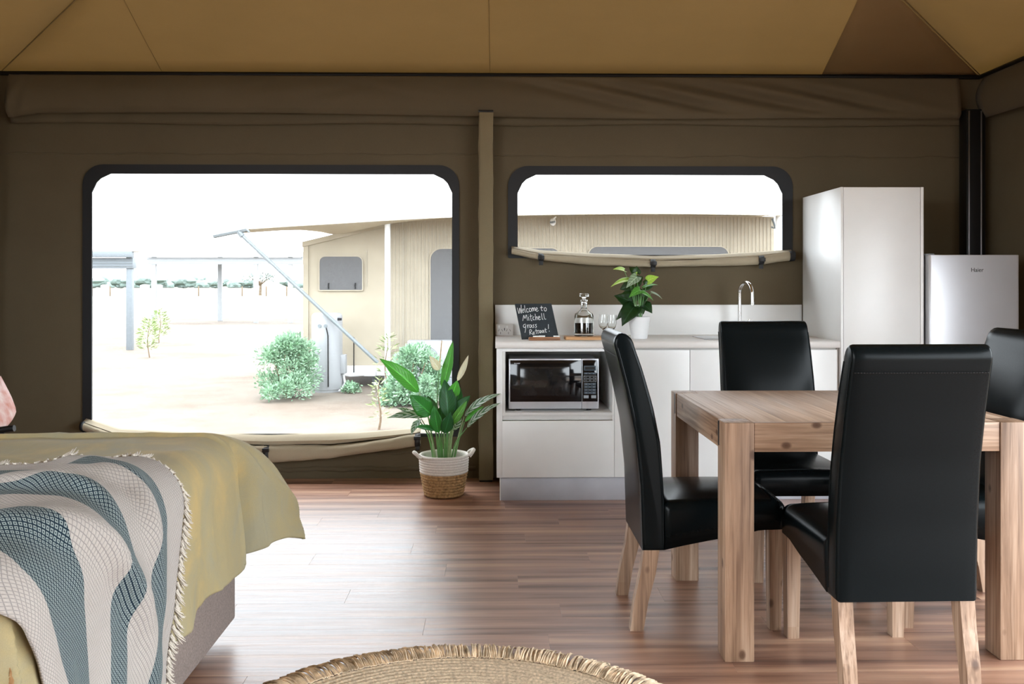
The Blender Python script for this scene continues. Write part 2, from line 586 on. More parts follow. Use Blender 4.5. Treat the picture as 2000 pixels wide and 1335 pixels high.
# chairs, floor, cloth and screen need their own node trees
def floor_mat():
    m, nt, b = newmat('laminate_floor')
    geo = N(nt, 'ShaderNodeNewGeometry')
    oi = N(nt, 'ShaderNodeObjectInfo')
    comb = N(nt, 'ShaderNodeCombineXYZ')
    L(nt, oi, 'Random', comb, 0)
    L(nt, oi, 'Random', comb, 1)
    sc = N(nt, 'ShaderNodeVectorMath', operation='SCALE')
    L(nt, comb, 0, sc, 0)
    sc.inputs['Scale'].default_value = 43
    add = N(nt, 'ShaderNodeVectorMath', operation='ADD')
    L(nt, geo, 'Position', add, 0)
    L(nt, sc, 0, add, 1)
    def nz(sx, sy, det, rough=.55, dist=.2):
        mp = N(nt, 'ShaderNodeMapping')
        mp.inputs['Scale'].default_value = (sx, sy, 1)
        L(nt, add, 0, mp, 0)
        n = N(nt, 'ShaderNodeTexNoise', i_Scale=1.0, i_Detail=det, i_Roughness=rough, i_Distortion=dist)
        L(nt, mp, 0, n, 'Vector')
        return n
    a = nz(.8, 17, 5)
    r = ramp(nt, [(.3, srgb(108, 76, 62)), (.44, srgb(150, 110, 90)), (.56, srgb(176, 134, 110)), (.72, srgb(208, 170, 140))])
    L(nt, a, 0, r, 0)
    f = nz(3, 110, 4)
    rf = ramp(nt, [(.32, (.66, .62, .6)), (.62, (1, 1, 1))])
    L(nt, f, 0, rf, 0)
    c = mixc(nt, r.outputs[0], rf.outputs[0], typ='MULTIPLY', f=.75)
    rt = ramp(nt, [(0, (.86, .84, .84)), (1, (1.0, 1.0, 1.0))])
    L(nt, oi, 'Random', rt, 0)
    c = mixc(nt, c, rt.outputs[0], typ='MULTIPLY', f=1)
    nt.links.new(c, b.inputs['Base Color'])
    rr = ramp(nt, [(.3, (.30, .30, .30)), (.7, (.42, .42, .42))])
    L(nt, f, 0, rr, 0)
    nt.links.new(rr.outputs[0], b.inputs['Roughness'])
    b.inputs['Specular IOR Level'].default_value = .6
    b.inputs['Coat Weight'].default_value = .2
    rc = ramp(nt, [(.35, (.22, .22, .22)), (.65, (.48, .48, .48))])
    L(nt, a, 0, rc, 0)
    nt.links.new(rc.outputs[0], b.inputs['Coat Roughness'])
    bump(nt, b, f.outputs[0], .35, .0012)
    return m
M_floor = floor_mat()
def screen_mat():
    m, nt, b = newmat('insect_screen')
    b.inputs['Base Color'].default_value = (.02, .02, .022, 1)
    b.inputs['Roughness'].default_value = .7
    out = nt.nodes['Material Output']
    t = N(nt, 'ShaderNodeBsdfTransparent')
    mx = N(nt, 'ShaderNodeMixShader')
    mx.inputs[0].default_value = .30
    L(nt, t, 0, mx, 1)
    L(nt, b, 0, mx, 2)
    L(nt, mx, 0, out, 0)
    return m
M_screen = screen_mat()
def glass_mat():
    m, nt, b = newmat('clear_glass')
    b.inputs['Base Color'].default_value = (.97, .985, .98, 1)
    b.inputs['Roughness'].default_value = .01
    b.inputs['Transmission Weight'].default_value = 1
    b.inputs['IOR'].default_value = 1.47
    return m
M_glass = glass_mat()
M_whisky = plain('dark_spirit', (.010, .004, .003), .05, noise=.02)
def duvet_mat():
    m, nt, b = newmat('olive_mustard_cotton')
    mp = coords(nt, 'Object', (1, 1, 1))
    n1 = N(nt, 'ShaderNodeTexNoise', i_Scale=3.2, i_Detail=6, i_Roughness=.62, i_Distortion=1.2)
    L(nt, mp, 0, n1, 'Vector')
    r = ramp(nt, [(.33, srgb(144, 137, 113)), (.5, srgb(153, 140, 105)), (.66, srgb(170, 148, 101))])
    L(nt, n1, 0, r, 0)
    n2 = N(nt, 'ShaderNodeTexNoise', i_Scale=600, i_Detail=2)
    L(nt, mp, 0, n2, 'Vector')
    r2 = ramp(nt, [(.3, (.88, .88, .88)), (.7, (1, 1, 1))])
    L(nt, n2, 0, r2, 0)
    c = mixc(nt, r.outputs[0], r2.outputs[0], typ='MULTIPLY', f=1)
    nt.links.new(c, b.inputs['Base Color'])
    b.inputs['Roughness'].default_value = .8
    b.inputs['Sheen Weight'].default_value = .03
    b.inputs['Specular IOR Level'].default_value = .25
    mp3 = coords(nt, 'Object', (9, 2.5, 3), (0, 0, .5))
    n3 = N(nt, 'ShaderNodeTexNoise', i_Scale=1.1, i_Detail=3, i_Roughness=.5, i_Distortion=.5)
    L(nt, mp3, 0, n3, 'Vector')
    bump(nt, b, n3.outputs[0], .45, .02)
    return m
M_duvet = duvet_mat()
M_duvet_under = plain('duvet_underside', srgb(140, 104, 66), .9, noise=.1)
def throw_mat():
    """UV in metres: u along the stripes, v from the tasselled edge"""
    m, nt, b = newmat('woven_throw')
    tc = N(nt, 'ShaderNodeTexCoord')
    sep = N(nt, 'ShaderNodeSeparateXYZ')
    L(nt, tc, 'UV', sep, 0)
    def math(op, a, bb=None, c=None):
        n = N(nt, 'ShaderNodeMath', operation=op)
        for k, v in enumerate((a, bb, c)):
            if v is None: continue
            if hasattr(v, 'links'): nt.links.new(v, n.inputs[k])
            else: n.inputs[k].default_value = v
        return n.outputs[0]
    u, v = sep.outputs[0], sep.outputs[1]
    stripes = [(.135, .245), (.385, .475), (.64, .82), (.95, 1.04)]
    mask = None
    for s0, s1 in stripes:
        k = math('MULTIPLY', math('GREATER_THAN', v, s0), math('LESS_THAN', v, s1))
        mask = k if mask is None else math('MAXIMUM', mask, k)
    # diamond lattice
    per = .0118
    a = math('FRACT', math('MULTIPLY', math('ADD', u, v), 1 / per))
    c = math('FRACT', math('MULTIPLY', math('SUBTRACT', u, v), 1 / per))
    da = math('ABSOLUTE', math('SUBTRACT', a, .5))
    dc = math('ABSOLUTE', math('SUBTRACT', c, .5))
    mx = math('MAXIMUM', da, dc)              # 0 centre of diamond, .5 on its edge
    line = math('GREATER_THAN', mx, .37)
    dot = math('LESS_THAN', mx, .13)
    ring = math('MULTIPLY', math('GREATER_THAN', mx, .13), math('LESS_THAN', mx, .37))
    cream, grey, navy, pale = srgb(168, 161, 155), srgb(122, 118, 117), srgb(22, 38, 50), srgb(136, 146, 145)
    cc = mixc(nt, cream, grey, fac=math('MULTIPLY', math('GREATER_THAN', mx, .41), .75))
    nn = mixc(nt, navy, pale, fac=math('MULTIPLY', ring, .9))
    col = mixc(nt, cc, nn, fac=mask)
    nt.links.new(col, b.inputs['Base Color'])
    b.inputs['Roughness'].default_value = .95
    b.inputs['Specular IOR Level'].default_value = .15
    # weave relief
    w = math('ADD', math('SINE', math('MULTIPLY', u, 2 * pi / .006)), math('SINE', math('MULTIPLY', v, 2 * pi / .006)))
    h = math('ADD', math('MULTIPLY', w, .25), math('MULTIPLY', mx, -1.2))
    bump(nt, b, h, .5, .0022)
    return m
M_throw = throw_mat()
def ground_mat():
    m, nt, b = newmat('dry_ground')
    geo = N(nt, 'ShaderNodeNewGeometry')
    n1 = N(nt, 'ShaderNodeTexNoise', i_Scale=.35, i_Detail=8, i_Roughness=.6)
    L(nt, geo, 'Position', n1, 'Vector')
    r = ramp(nt, [(.35, (.150, .112, .083)), (.5, (.185, .148, .118)), (.65, (.205, .176, .146))])
    L(nt, n1, 0, r, 0)
    # dry grass takes over far away
    sep = N(nt, 'ShaderNodeSeparateXYZ')
    L(nt, geo, 'Position', sep, 0)
    mr = N(nt, 'ShaderNodeMapRange', i_1=42.0, i_2=70.0)
    L(nt, sep, 1, mr, 0)
    n2 = N(nt, 'ShaderNodeTexNoise', i_Scale=.08, i_Detail=6)
    L(nt, geo, 'Position', n2, 'Vector')
    g = ramp(nt, [(.35, (.135, .14, .098)), (.65, (.185, .168, .126))])
    L(nt, n2, 0, g, 0)
    c = mixc(nt, r.outputs[0], g.outputs[0], fac=mr.outputs[0])
    n3 = N(nt, 'ShaderNodeTexNoise', i_Scale=2.2, i_Detail=8, i_Roughness=.7)
    L(nt, geo, 'Position', n3, 'Vector')
    r3 = ramp(nt, [(.3, (.70, .66, .6)), (.55, (1, 1, 1))])
    L(nt, n3, 0, r3, 0)
    c = mixc(nt, c, r3.outputs[0], typ='MULTIPLY', f=.6)
    nt.links.new(c, b.inputs['Base Color'])
    b.inputs['Roughness'].default_value = .95
    bump(nt, b, n3.outputs[0], .4, .05)
    return m
M_ground = ground_mat()

# ------------------------------------------------------------------ room shell
XL, XR, YF, YB, ZE = -3.06, 3.06, -2.4, 5.62, 2.50
PITCH = .215
GZ = -.6

bm = BM()
s = 1500
vsq = [bm.verts.new(c) for c in ((-s, -60, GZ), (s, -60, GZ), (s, 2400, GZ), (-s, 2400, GZ))]
bm.faces.new(vsq)
o = obj('ground', bm, M_ground)
tag(o, 'pale dusty ground outside the tent', kind='structure')

# floor: a base and planks one by one
floor = B('floor', XL, XR, YF, YB + .02, -.08, -.0125, M_dark, bev=0, smooth=False)
tag(floor, 'brown laminate plank floor', kind='structure')
PW, PLN = .157, 1.21
plank_cache = {}
def plank_mesh(w):
    key = round(w, 3)
    if key not in plank_cache:
        t = BM()
        box(t, 0, w - .0004, 0, PW - .0002, -.0125, 0)
        top = [e for e in t.edges if all(v.co.z > -.001 for v in e.verts)]
        bmesh.ops.bevel(t, geom=top, offset=.0004, segments=1, affect='EDGES')
        me = bpy.data.meshes.new('plank')
        t.to_mesh(me); t.free()
        me.materials.append(M_floor)
        plank_cache[key] = me
    return plank_cache[key]
row = 0
y = YB - .01
far = BM()
while y > YF + .05:
    y -= PW
    offs = [.35, .95, .12, .70, .48, 1.1, .25, .82][row % 8] + .04 * (row % 3)
    x = XL - offs
    while x < XR - .02:
        a, b2 = max(x, XL + .004), min(x + PLN, XR - .004)
        if b2 - a > .05:
            if y > 1.35:
                link_o = bpy.data.objects.new('plank', plank_mesh(b2 - a))
                link(link_o, floor)
                link_o.location = (a, y, 0)
            else:
                box(far, a, b2 - .0016, y, y + PW - .0014, -.0125, 0)
        x += PLN
    row += 1
o = obj('plank', far, M_floor, floor, kind='stuff')

# walls
def ring_poly(x0, x1, z0, z1, r): return rrect(x0, x1, z0, z1, r)
W1 = (*[P(163, 0, YB)[0], P(897, 0, YB)[0]], P(0, 848, YB)[1], P(500, 322, YB)[1])
W2 = (*[P(992, 0, YB)[0], P(1547, 0, YB)[0]], P(0, 497, YB)[1], P(1270, 325, YB)[1])
I1 = (P(181, 0, YB)[0], P(883, 0, YB)[0], W1[2], P(500, 340, YB)[1])
I2 = (P(1011, 0, YB)[0], P(1527, 0, YB)[0], W2[2], P(1270, 342, YB)[1])
def cham(x0, x1, z0, z1, c):
    """opening with clipped, slightly rounded top corners and square bottom corners"""
    k = c * .38
    return [(x0, z0), (x1, z0), (x1, z1 - c), (x1 - .25 * c, z1 - k * 1.25), (x1 - k * 1.25, z1 - .25 * c), (x1 - c, z1),
            (x0 + c, z1), (x0 + k * 1.25, z1 - .25 * c), (x0 + .25 * c, z1 - k * 1.25), (x0, z1 - c)]
hole1 = rrect(W1[0] + .02, W1[1] - .02, W1[2], W1[3] - .02, .11, r_bottom=0)
hole2 = rrect(W2[0] + .02, W2[1] - .02, W2[2], W2[3] - .02, .11, r_bottom=0)
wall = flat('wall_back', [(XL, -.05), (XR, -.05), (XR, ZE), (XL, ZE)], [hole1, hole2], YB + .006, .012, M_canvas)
tag(wall, 'khaki canvas wall with two windows', kind='structure')
def seam_strip(name, x0, x1, z, y, parent, h=.010, th=.004, mat=M_canvas):
    bm = BM()
    n = 40
    pts = [(x0 + (x1 - x0) * k / n, y, z + .004 * sin(k * .7) + .003 * sin(k * 1.9)) for k in range(n + 1)]
    t = BM()
    for p, q in zip(pts, pts[1:]):
        pass
    A = [[(p[0], y, p[2] - h / 2), (p[0], y - th, p[2] - h / 3), (p[0], y - th, p[2] + h / 3), (p[0], y, p[2] + h / 2)] for p in pts]
    t.free(); bm.free()
    return grid_mesh(name, A, mat, parent)
zs = P(500, 301, YB)[1]
seam_strip('seam', P(12, 0, YB)[0], P(933, 0, YB)[0], zs, YB, wall)
seam_strip('seam', P(966, 0, YB)[0], P(1880, 0, YB)[0], zs - .01, YB, wall)
seam_strip('seam', P(500, 0, YB)[0], P(930, 0, YB)[0], .155, YB, wall, h=.016)
seam_strip('seam', P(500, 0, YB)[0], P(930, 0, YB)[0], .055, YB, wall, h=.03, th=.010)

# side and front walls; big open doorways towards the camera side bring the daylight in
DOOR_L = (-2.3, 1.4, .02, 2.4)
DOOR_R = (-2.3, 3.1, .02, 2.4)
def wall_x(name, x, holes, label):
    outer = [(YF, -.05), (YB, -.05), (YB, ZE), (YF, ZE)]
    o = flat(name, outer, [[(a, c), (b, c), (b, d), (a, d)] for a, b, c, d in holes], 0, .012, M_canvas)
    o.data.transform(Matrix(((0, -1, 0, x), (1, 0, 0, 0), (0, 0, 1, 0), (0, 0, 0, 1))))
    return tag(o, label, kind='structure')
wall_x('wall_left', XL - .006, [DOOR_L], 'khaki canvas side wall behind the bed head')
wall_x('wall_right', XR + .006, [DOOR_R], 'dark khaki canvas side wall beside the fridge, open towards the front')
DOORS_F = [(-2.9, -2.0)]
o = flat('wall_front', [(XL, -.05), (XR, -.05), (XR, ZE), (XL, ZE)], [[(a, .02), (b, .02), (b, 2.38), (a, 2.38)] for a, b in DOORS_F], YF, .012, M_canvas)
tag(o, 'khaki canvas front wall with an open doorway', kind='structure')
# deck outside the doorway
o = B('deck', XL - 2.0, XR + 2.0, YF - 3.0, YF - .01, -.14, -.03, M_top, bev=.004)
tag(o, 'timber deck outside the doorway', kind='structure')

# roof: hipped, every slope a sheet that sags a little between the hips
half = (XR - XL) / 2
RZ = ZE + half * PITCH
R1 = (0, YB - half); R0 = (0, YF + half)
def slope(name, a, b, c, d, n=24, m=16, sag=.03, mat=M_roof):
    """eave a-b, ridge d-c"""
    A = []
    for j in range(m + 1):
        v = j / m
        rowp = []
        for i in range(n + 1):
            u = i / n
            e = Vector(a).lerp(Vector(b), u); f = Vector(d).lerp(Vector(c), u)
            p = e.lerp(f, v)
            p.z -= sag * 4 * v * (1 - v) * (1 - (2 * u - 1) ** 2)
            rowp.append(p)
        A.append(rowp)
    return grid_mesh(name, A, mat)
E = .04
cz = (XL, YF, ZE), (XR, YF, ZE), (XR, YB, ZE), (XL, YB, ZE)
ceil = tag(thing('ceiling', 'tan canvas tent roof sloping up from the eaves', None), kind='structure')
r1 = (0, R1[1], RZ); r0 = (0, R0[1], RZ)
for nm, q in (('roof_slope', (cz[3], cz[2], r1, r1)), ('roof_slope', (cz[2], cz[1], r0, r1)), ('roof_slope', (cz[1], cz[0], r0, r0)), ('roof_slope', (cz[0], cz[3], r1, r0))):
    o = slope(nm, *q); o.parent = ceil
    md = o.modifiers.new('thickness', 'SOLIDIFY'); md.thickness = .002; md.offset = 0
# unseen overhang added outside to keep the high sun off the windows
o = flat('sun_shade_flap', [(XL - .5, 0), (XR + .5, 0), (XR + .5, .55), (XL - .5, .55)], [], 0, .004, M_roof, ceil)
o.data.transform(Matrix.Translation((0, YB + .56, ZE)) @ Matrix.Rotation(radians(90 + 12), 4, 'X'))

def roof_z(x, y):
    return ZE + PITCH * min(YB - y, x - XL, XR - x, y - YF)
def sag_back(x, y):
    v = (YB - y) / half
    w = (x / max(.05, half * (1 - v)) + 1) / 2 if v < .99 else .5
    return .03 * 4 * v * (1 - v) * (1 - (2 * w - 1) ** 2)
# gussets over the hips, seams
def gusset(sx):
    A = []
    n = 18
    for j in range(n + 1):
        v = j / n
        y = YB - .015 - v * 1.35
        xh = XR - (YB - y) - .015            # hip
        x0 = 1.86 + .62 * (v ** 1.15)        # seam bends towards the hip
        x0 = P(1580 + (1715 - 1580) * v, 0, y)[0] if False else 2.03 - v * .20 + 0
        x0 = min(x0, xh - .01)
        A.append([(sx * (x0 + (xh - x0) * k / 6), y, roof_z(x0 + (xh - x0) * k / 6, y) - sag_back(x0 + (xh - x0) * k / 6, y) - .006) for k in range(7)])
    o = grid_mesh('gusset', A, M_gusset, ceil)
    md = o.modifiers.new('thickness', 'SOLIDIFY'); md.thickness = .002; md.offset = 0
    return o
gusset(1)
def roof_seam(p0, p1, n=24, w=.003, on_back=True):
    pts = []
    for k in range(n + 1):
        t = k / n
        x = p0[0] + (p1[0] - p0[0]) * t; y = p0[1] + (p1[1] - p0[1]) * t
        pts.append((x, y, roof_z(x, y) - (sag_back(x, y) if on_back else 0) - .004))
    bm = BM(); tube(bm, pts, w / 2, 5)
    return obj('seam', bm, M_roof, ceil, True)
xm = P(957, 140, YB)[0]
roof_seam((xm, YB - .02), (xm + .0, YB - 2.4))
roof_seam((P(320, 140, YB)[0], YB - .02), (-1.9, YB - 1.15))
for sx in (1, -1):
    pts = [(sx * (XR - t), YB - t, roof_z(sx * (XR - t), YB - t) - .006) for t in np.linspace(.02, 2.6, 20)]
    bm = BM(); tube(bm, pts, .003, 6); obj('hip_seam', bm, M_roof, ceil, True)
    pts = [(sx * (XR - .02), YB - .25 - t * 1.0, roof_z(sx * (XR - .03), YB - .25 - t) - .006) for t in np.linspace(0, 1, 2)]

# rope edge along the eaves
bm = BM(); tube(bm, [(XL + .02, YB - .05, ZE - .012), (XR - .05, YB - .05, ZE - .012)], .014, 8)
o = obj('trim_1', bm, M_blackmetal, None, True); tag(o, 'black pole along the eave above the windows', kind='structure')
bm = BM(); tube(bm, [(XR - .05, YB - .05, ZE - .012), (XR - .05, .3, ZE - .012)], .014, 8)
o = obj('trim_2', bm, M_blackmetal, None, True); tag(o, 'black pole along the side eave', kind='structure')

# canvas pelmet under the back eave, with slack folds
def pelmet():
    nx, nz = 240, 26
    x0, x1 = P(18, 0, 5.53)[0], P(1873, 0, 5.53)[0]
    A = []
    for j in range(nz + 1):
        v = j / nz
        rowp = []
        for i in range(nx + 1):
            x = x0 + (x1 - x0) * i / nx
            px = 1000 + F * (x - .1) / 5.5
            bot = P(0, 222, 5.53)[1] + .012 * sin(px * .004) - .010 * ssm(900, 1500, px) - .012 * ssm(1500, 1870, px)
            z = ZE - .028 + (bot - ZE + .028) * v
            y = 5.535 - .045 * sin(pi * min(1, v * 1.05)) * (.6 + .4 * sin(px * .0021 + 1)) - .03 * v
            # diagonal slack folds in the second half
            for c, amp, slant, wd in ((1150, .034, 330, 50), (1300, .040, 360, 52), (1480, .042, 360, 56), (1650, .032, 330, 52), (640, .006, -260, 40), (790, .005, 300, 36), (480, .005, -240, 40)):
                d = (px - c - slant * (v - .5)) / wd
                y += amp * exp(-d * d) * sin(pi * min(1, max(0, v))) * (1 if d < 0 else 1) - amp * .6 * exp(-(d - 1.3) ** 2) * sin(pi * v)
            # bunched end
            if px < 75:
                y += .012 * sin(px * .22 + v * 7) * (1 - px / 90)
                z -= .03 * v * (1 - px / 90)
            if v > .9:
                y += .05 * (v - .9) * 10 * .4
            rowp.append((x, y, z))
        A.append(rowp)
    # returned hem
    A.append([(p[0], p[1] + .03, p[2] + .010) for p in A[-1]])
    o = grid_mesh('trim_3', A, M_canvas)
    md = o.modifiers.new('thickness', 'SOLIDIFY'); md.thickness = .003; md.offset = 0
    return tag(o, 'khaki canvas pelmet with slack folds under the eave', kind='structure')
pelmet()
def lower_band():
    x0, x1 = P(22, 0, 5.6)[0], P(1885, 0, 5.6)[0]
    A = []
    for j in range(7):
        v = j / 6
        A.append([(x0 + (x1 - x0) * i / 160, 5.592 - .010 * sin(pi * v) - .006 * sin(i * .9 + v * 4) * v, P(0, 205, 5.6)[1] + (P(0, 241, 5.6)[1] - P(0, 205, 5.6)[1]) * v + .006 * sin(i * .13) * v) for i in range(161)])
    o = grid_mesh('trim_4', A, M_canvas)
    md = o.modifiers.new('thickness', 'SOLIDIFY'); md.thickness = .003; md.offset = 0
    tag(o, 'canvas wall top folded over below the pelmet', kind='structure')
lower_band()
def side_pelmet():
    A = []
    for j in range(13):
        v = j / 12
        rowp = []
        for i in range(61):
            u = i / 60
            y = 5.50 - u * 4.6
            z = ZE - .03 - .25 * v - .05 * sin(pi * u) * v + (.09 * exp(-u * 12) * (v - 1) if False else 0)
            x = XR - .06 - .05 * sin(pi * v) - .03 * sin(u * 9) * v
            rowp.append((x, y, z))
        A.append(rowp)
    o = grid_mesh('trim_5', A, M_canvas)
    md = o.modifiers.new('thickness', 'SOLIDIFY'); md.thickness = .003; md.offset = 0
    tag(o, 'canvas pelmet along the side wall above the fridge', kind='structure')
side_pelmet()

# windows: black bound frame and insect screen
for nm, W, I, lab in (('window_1', W1, I1, 'wide window with black bound edge and insect screen'), ('window_2', W2, I2, 'low kitchen window with black bound edge and insect screen')):
    fr = flat(nm, rrect(W[0], W[1], W[2] - .02, W[3], .125, r_bottom=.01), [cham(I[0], I[1], I[2], I[3], .115)], YB - .008, .012, M_binding)
    tag(fr, lab, kind='structure')
    flat('insect_screen', [(I[0] - .03, I[2] - .01), (I[1] + .03, I[2] - .01), (I[1] + .03, I[3] + .02), (I[0] - .03, I[3] + .02)], [], YB + .004, .001, M_screen, fr)

# posts
def post(px0, px1, Y, z0, z1, depth, name, label, mat, cap=True):
    x0, x1 = P(px0, 0, Y)[0], P(px1, 0, Y)[0]
    o = thing(name, label, 'pole', ((x0 + x1) / 2, Y + depth / 2, 0))
    w = (x1 - x0) / 2
    return o, w
o, w = post(935, 963, 5.49, 0, 0, .08, 'tent_pole', 'square tent pole in a khaki canvas sleeve between the two windows', M_canvas)
zt = P(0, 216, 5.49)[1]
A = []
for j in range(61):
    z = .012 + (zt - .012) * j / 60
    q = .0025 * sin(j * .55) + .0015 * sin(j * 1.7)
    A.append([(-w + q, -.04, z), (-w + .012, -.043, z), (w - .008, -.043 + q, z), (w + q * .6, -.04, z), (w, .04, z), (-w, .04, z), (-w + q, -.04, z)])
grid_mesh('canvas_sleeve', A, M_sleeve, o, smooth=True)
B('pole_cap', -w - .002, w + .002, -.044, .044, zt, zt + .014, M_blackmetal, o)
B('pole_foot', -w + .004, w - .004, -.036, .036, 0, .014, M_blackmetal, o)
bm = BM(); tube(bm, [(-w + .006, -.045, .03), (-w + .005, -.045, zt * .5), (-w + .006, -.045, zt - .02)], .0022, 6); obj('sleeve_seam', bm, M_sleeve, o, True)
o, w = post(1888, 1925, 5.47, 0, 0, .09, 'corner_pole', 'black corner pole with two bright metal edges behind the fridge', M_blackmetal)
B('shaft', -w, w, -.045, .045, 0, 2.27, M_blackmetal, o)
for px in (1901, 1925):
    xx = P(px, 0, 5.42)[0] - o.location.x
    B('metal_edge', xx - .004, xx + .003, -.051, -.044, .0, 2.26, M_steel, o, bev=.001)
# left corner: the gathered end of the side curtain
A = []
for j in range(41):
    v = j / 40
    z = 2.22 * (1 - v) + .02
    wob = .012 * sin(v * 9) + .02 * exp(-((v - .0) / .06) ** 2)
    A.append([(XL + .008 + (.055 + wob) * (.5 - .5 * cos(pi * k / 8)) , 5.50 - .05 * sin(pi * k / 8) - .012 * k, z) for k in range(9)])
o = grid_mesh('side_curtain', A, M_sleeve)
md = o.modifiers.new('thickness', 'SOLIDIFY'); md.thickness = .003; md.offset = 0
tag(o, 'narrow gathered canvas curtain in the corner beside the wide window', 'curtain')

# rolled window flaps
def flap(name, label, top, bot, straps, Y, rad_y, endcap=None, n=90, liptop=None):
    x0, x1 = top[0][0], top[-1][0]
    o = thing(name, label, 'window flap', (0, 0, 0))
    tx, ty = [p[0] for p in top], [p[1] for p in top]
    bx, by = [p[0] for p in bot], [p[1] for p in bot]
    def ring(px, grow=0.0, m=18):
        X, zt_ = P(px, interp(px, tx, ty), Y)
        zb_ = P(px, interp(px, bx, by), Y)[1]
        c = (zt_ + zb_) / 2; r = (zt_ - zb_) / 2 + grow
        cr = .06 * sin(px * .09) + .05 * sin(px * .047 + 2)
        out = []
        for k in range(m + 1):
            a = 2 * pi * k / m
            rr = 1 + (.10 * sin(2 * a + px * .02) + cr * sin(a * 3 + px * .05)) * (0 if grow else 1)
            out.append((X, Y - rad_y - .004 + (rad_y + grow) * cos(a) * rr, c + r * sin(a) * rr))
        return out
    A = [ring(x0 + (x1 - x0) * i / n) for i in range(n + 1)]
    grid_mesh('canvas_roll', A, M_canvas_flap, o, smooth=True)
    # the lip of canvas rising to the sill behind the roll
    lip = []
    for i in range(n + 1):
        px = x0 + (x1 - x0) * i / n
        X, zr = P(px, interp(px, tx, ty), Y)
        zl = P(px, interp(px, [p[0] for p in liptop], [p[1] for p in liptop]), Y)[1]
        hh = max(.004, zl - zr)
        q = .5 + .5 * sin(px * .05)
        lip.append([(X, Y + .018, zl + .012), (X, Y + .002, zl + .006), (X, Y - rad_y * .7, zl - hh * .1), (X, Y - rad_y * 1.25, zl - hh * .45), (X, Y - rad_y * 1.1, zl - hh * .85 - .003 * q), (X, Y - rad_y * .5, zl - hh)])
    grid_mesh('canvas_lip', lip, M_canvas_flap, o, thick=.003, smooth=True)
    for px in straps:
        A = [ring(px + dx, .005) for dx in (-5, 5)]
        s_ = grid_mesh('strap', A, M_strap, o, thick=.003)
        X, zb_ = P(px, interp(px, bx, by), Y)
        X2, zt_ = P(px, interp(px, tx, ty), Y)
        B('buckle', X2 - .02, X2 + .02, Y - 2 * rad_y - .016, Y - 2 * rad_y - .002, zt_ - .032, zt_ - .008, M_blackmetal, s_)
        B('strap_tail', X2 - .013, X2 + .013, Y - rad_y - .016, Y - rad_y - .012, zb_ - .028, zb_ + .01, M_strap, s_, bev=.001)
    if endcap:
        for px0, px1 in endcap:
            A = [ring(px, .006) for px in (px0, px1)]
            grid_mesh('end_binding', A, M_binding, o, thick=.003)
    return o
flap('window_flap', 'rolled khaki canvas flap strapped under the wide window', [(167, 822), (230, 846), (400, 863), (525, 868), (650, 866), (750, 855), (822, 844)],
     [(167, 838), (230, 862), (400, 893), (525, 900), (650, 891), (750, 879), (822, 867)], (233, 525, 817), 5.595, .035, endcap=[(166, 172)], liptop=[(167, 820), (230, 841), (400, 850), (525, 852), (700, 848), (822, 839)])
flap('window_flap', 'slim rolled khaki canvas flap with buckled straps under the kitchen window', [(999, 484), (1056, 497), (1150, 504), (1273, 508), (1400, 506), (1483, 501), (1546, 491)],
     [(999, 497), (1056, 509), (1150, 517), (1273, 522), (1400, 520), (1483, 516), (1546, 508)], (1056, 1273, 1483), 5.595, .026, endcap=[(1538, 1548)], liptop=[(999, 483), (1056, 492), (1150, 498), (1273, 502), (1400, 500), (1483, 495), (1546, 490)])

# ------------------------------------------------------------------ kitchen
YK = 4.985                       # face of the doors
ZW = .887                        # worktop
kx = lambda px, Y=YK: P(px, 0, Y)[0]
kz = lambda py, Y=YK: P(1200, py, Y)[1]
PLZ = .135
def door_panel(name, x0, x1, z0, z1, parent, mat=M_white, y=YK, th=.018):
    return B(name, x0, x1, y, y + th, z0, z1, mat, parent, bev=.0015)
x_l, x_m, x_m2, x_r = kx(970), kx(1200), kx(1493), P(1642, 0, 4.96)[0] - .003
# microwave unit
mc = thing('microwave_cabinet', 'white base unit with open microwave niche above a plain drawer', 'cabinet', ((x_l + x_m) / 2, 5.28, 0))
def CB(name, x0, x1, y0, y1, z0, z1, mat=M_white, bev=.001, par=None):
    p = par or mc
    l = p.location
    return B(name, x0 - l.x, x1 - l.x, y0 - l.y, y1 - l.y, z0, z1, mat, p, bev=bev)
CB('side_panel', x_l, kx(981), YK - .003, 5.58, PLZ, ZW - .04)
CB('side_panel', kx(1196), x_m - .001, YK, 5.58, PLZ, ZW - .04)
CB('top_rail', kx(981), kx(1196), YK, 5.0, kz(686), ZW - .04)
CB('inner_top', kx(981), kx(1196), 5.0, 5.58, ZW - .056, ZW - .041, M_white_in)
CB('back_panel', kx(981), kx(1196), 5.56, 5.575, PLZ, ZW - .058, M_white_in)
CB('shelf', kx(981), kx(1196), YK, 5.56, kz(811), kz(805), M_white_in)
CB('niche_side', kx(981), kx(987), YK + .001, 5.56, kz(805), ZW - .058, M_white_in)
CB('bottom_panel', kx(981), kx(1196), 5.01, 5.56, PLZ, PLZ + .016, M_white_in)
d = CB('drawer', kx(980.5), kx(1199.5), YK - .001, YK + .017, PLZ, kz(821), M_white, .0015)
CB('finger_rail', kx(981), kx(1199), YK + .012, YK + .03, kz(820), kz(811), M_white_in)
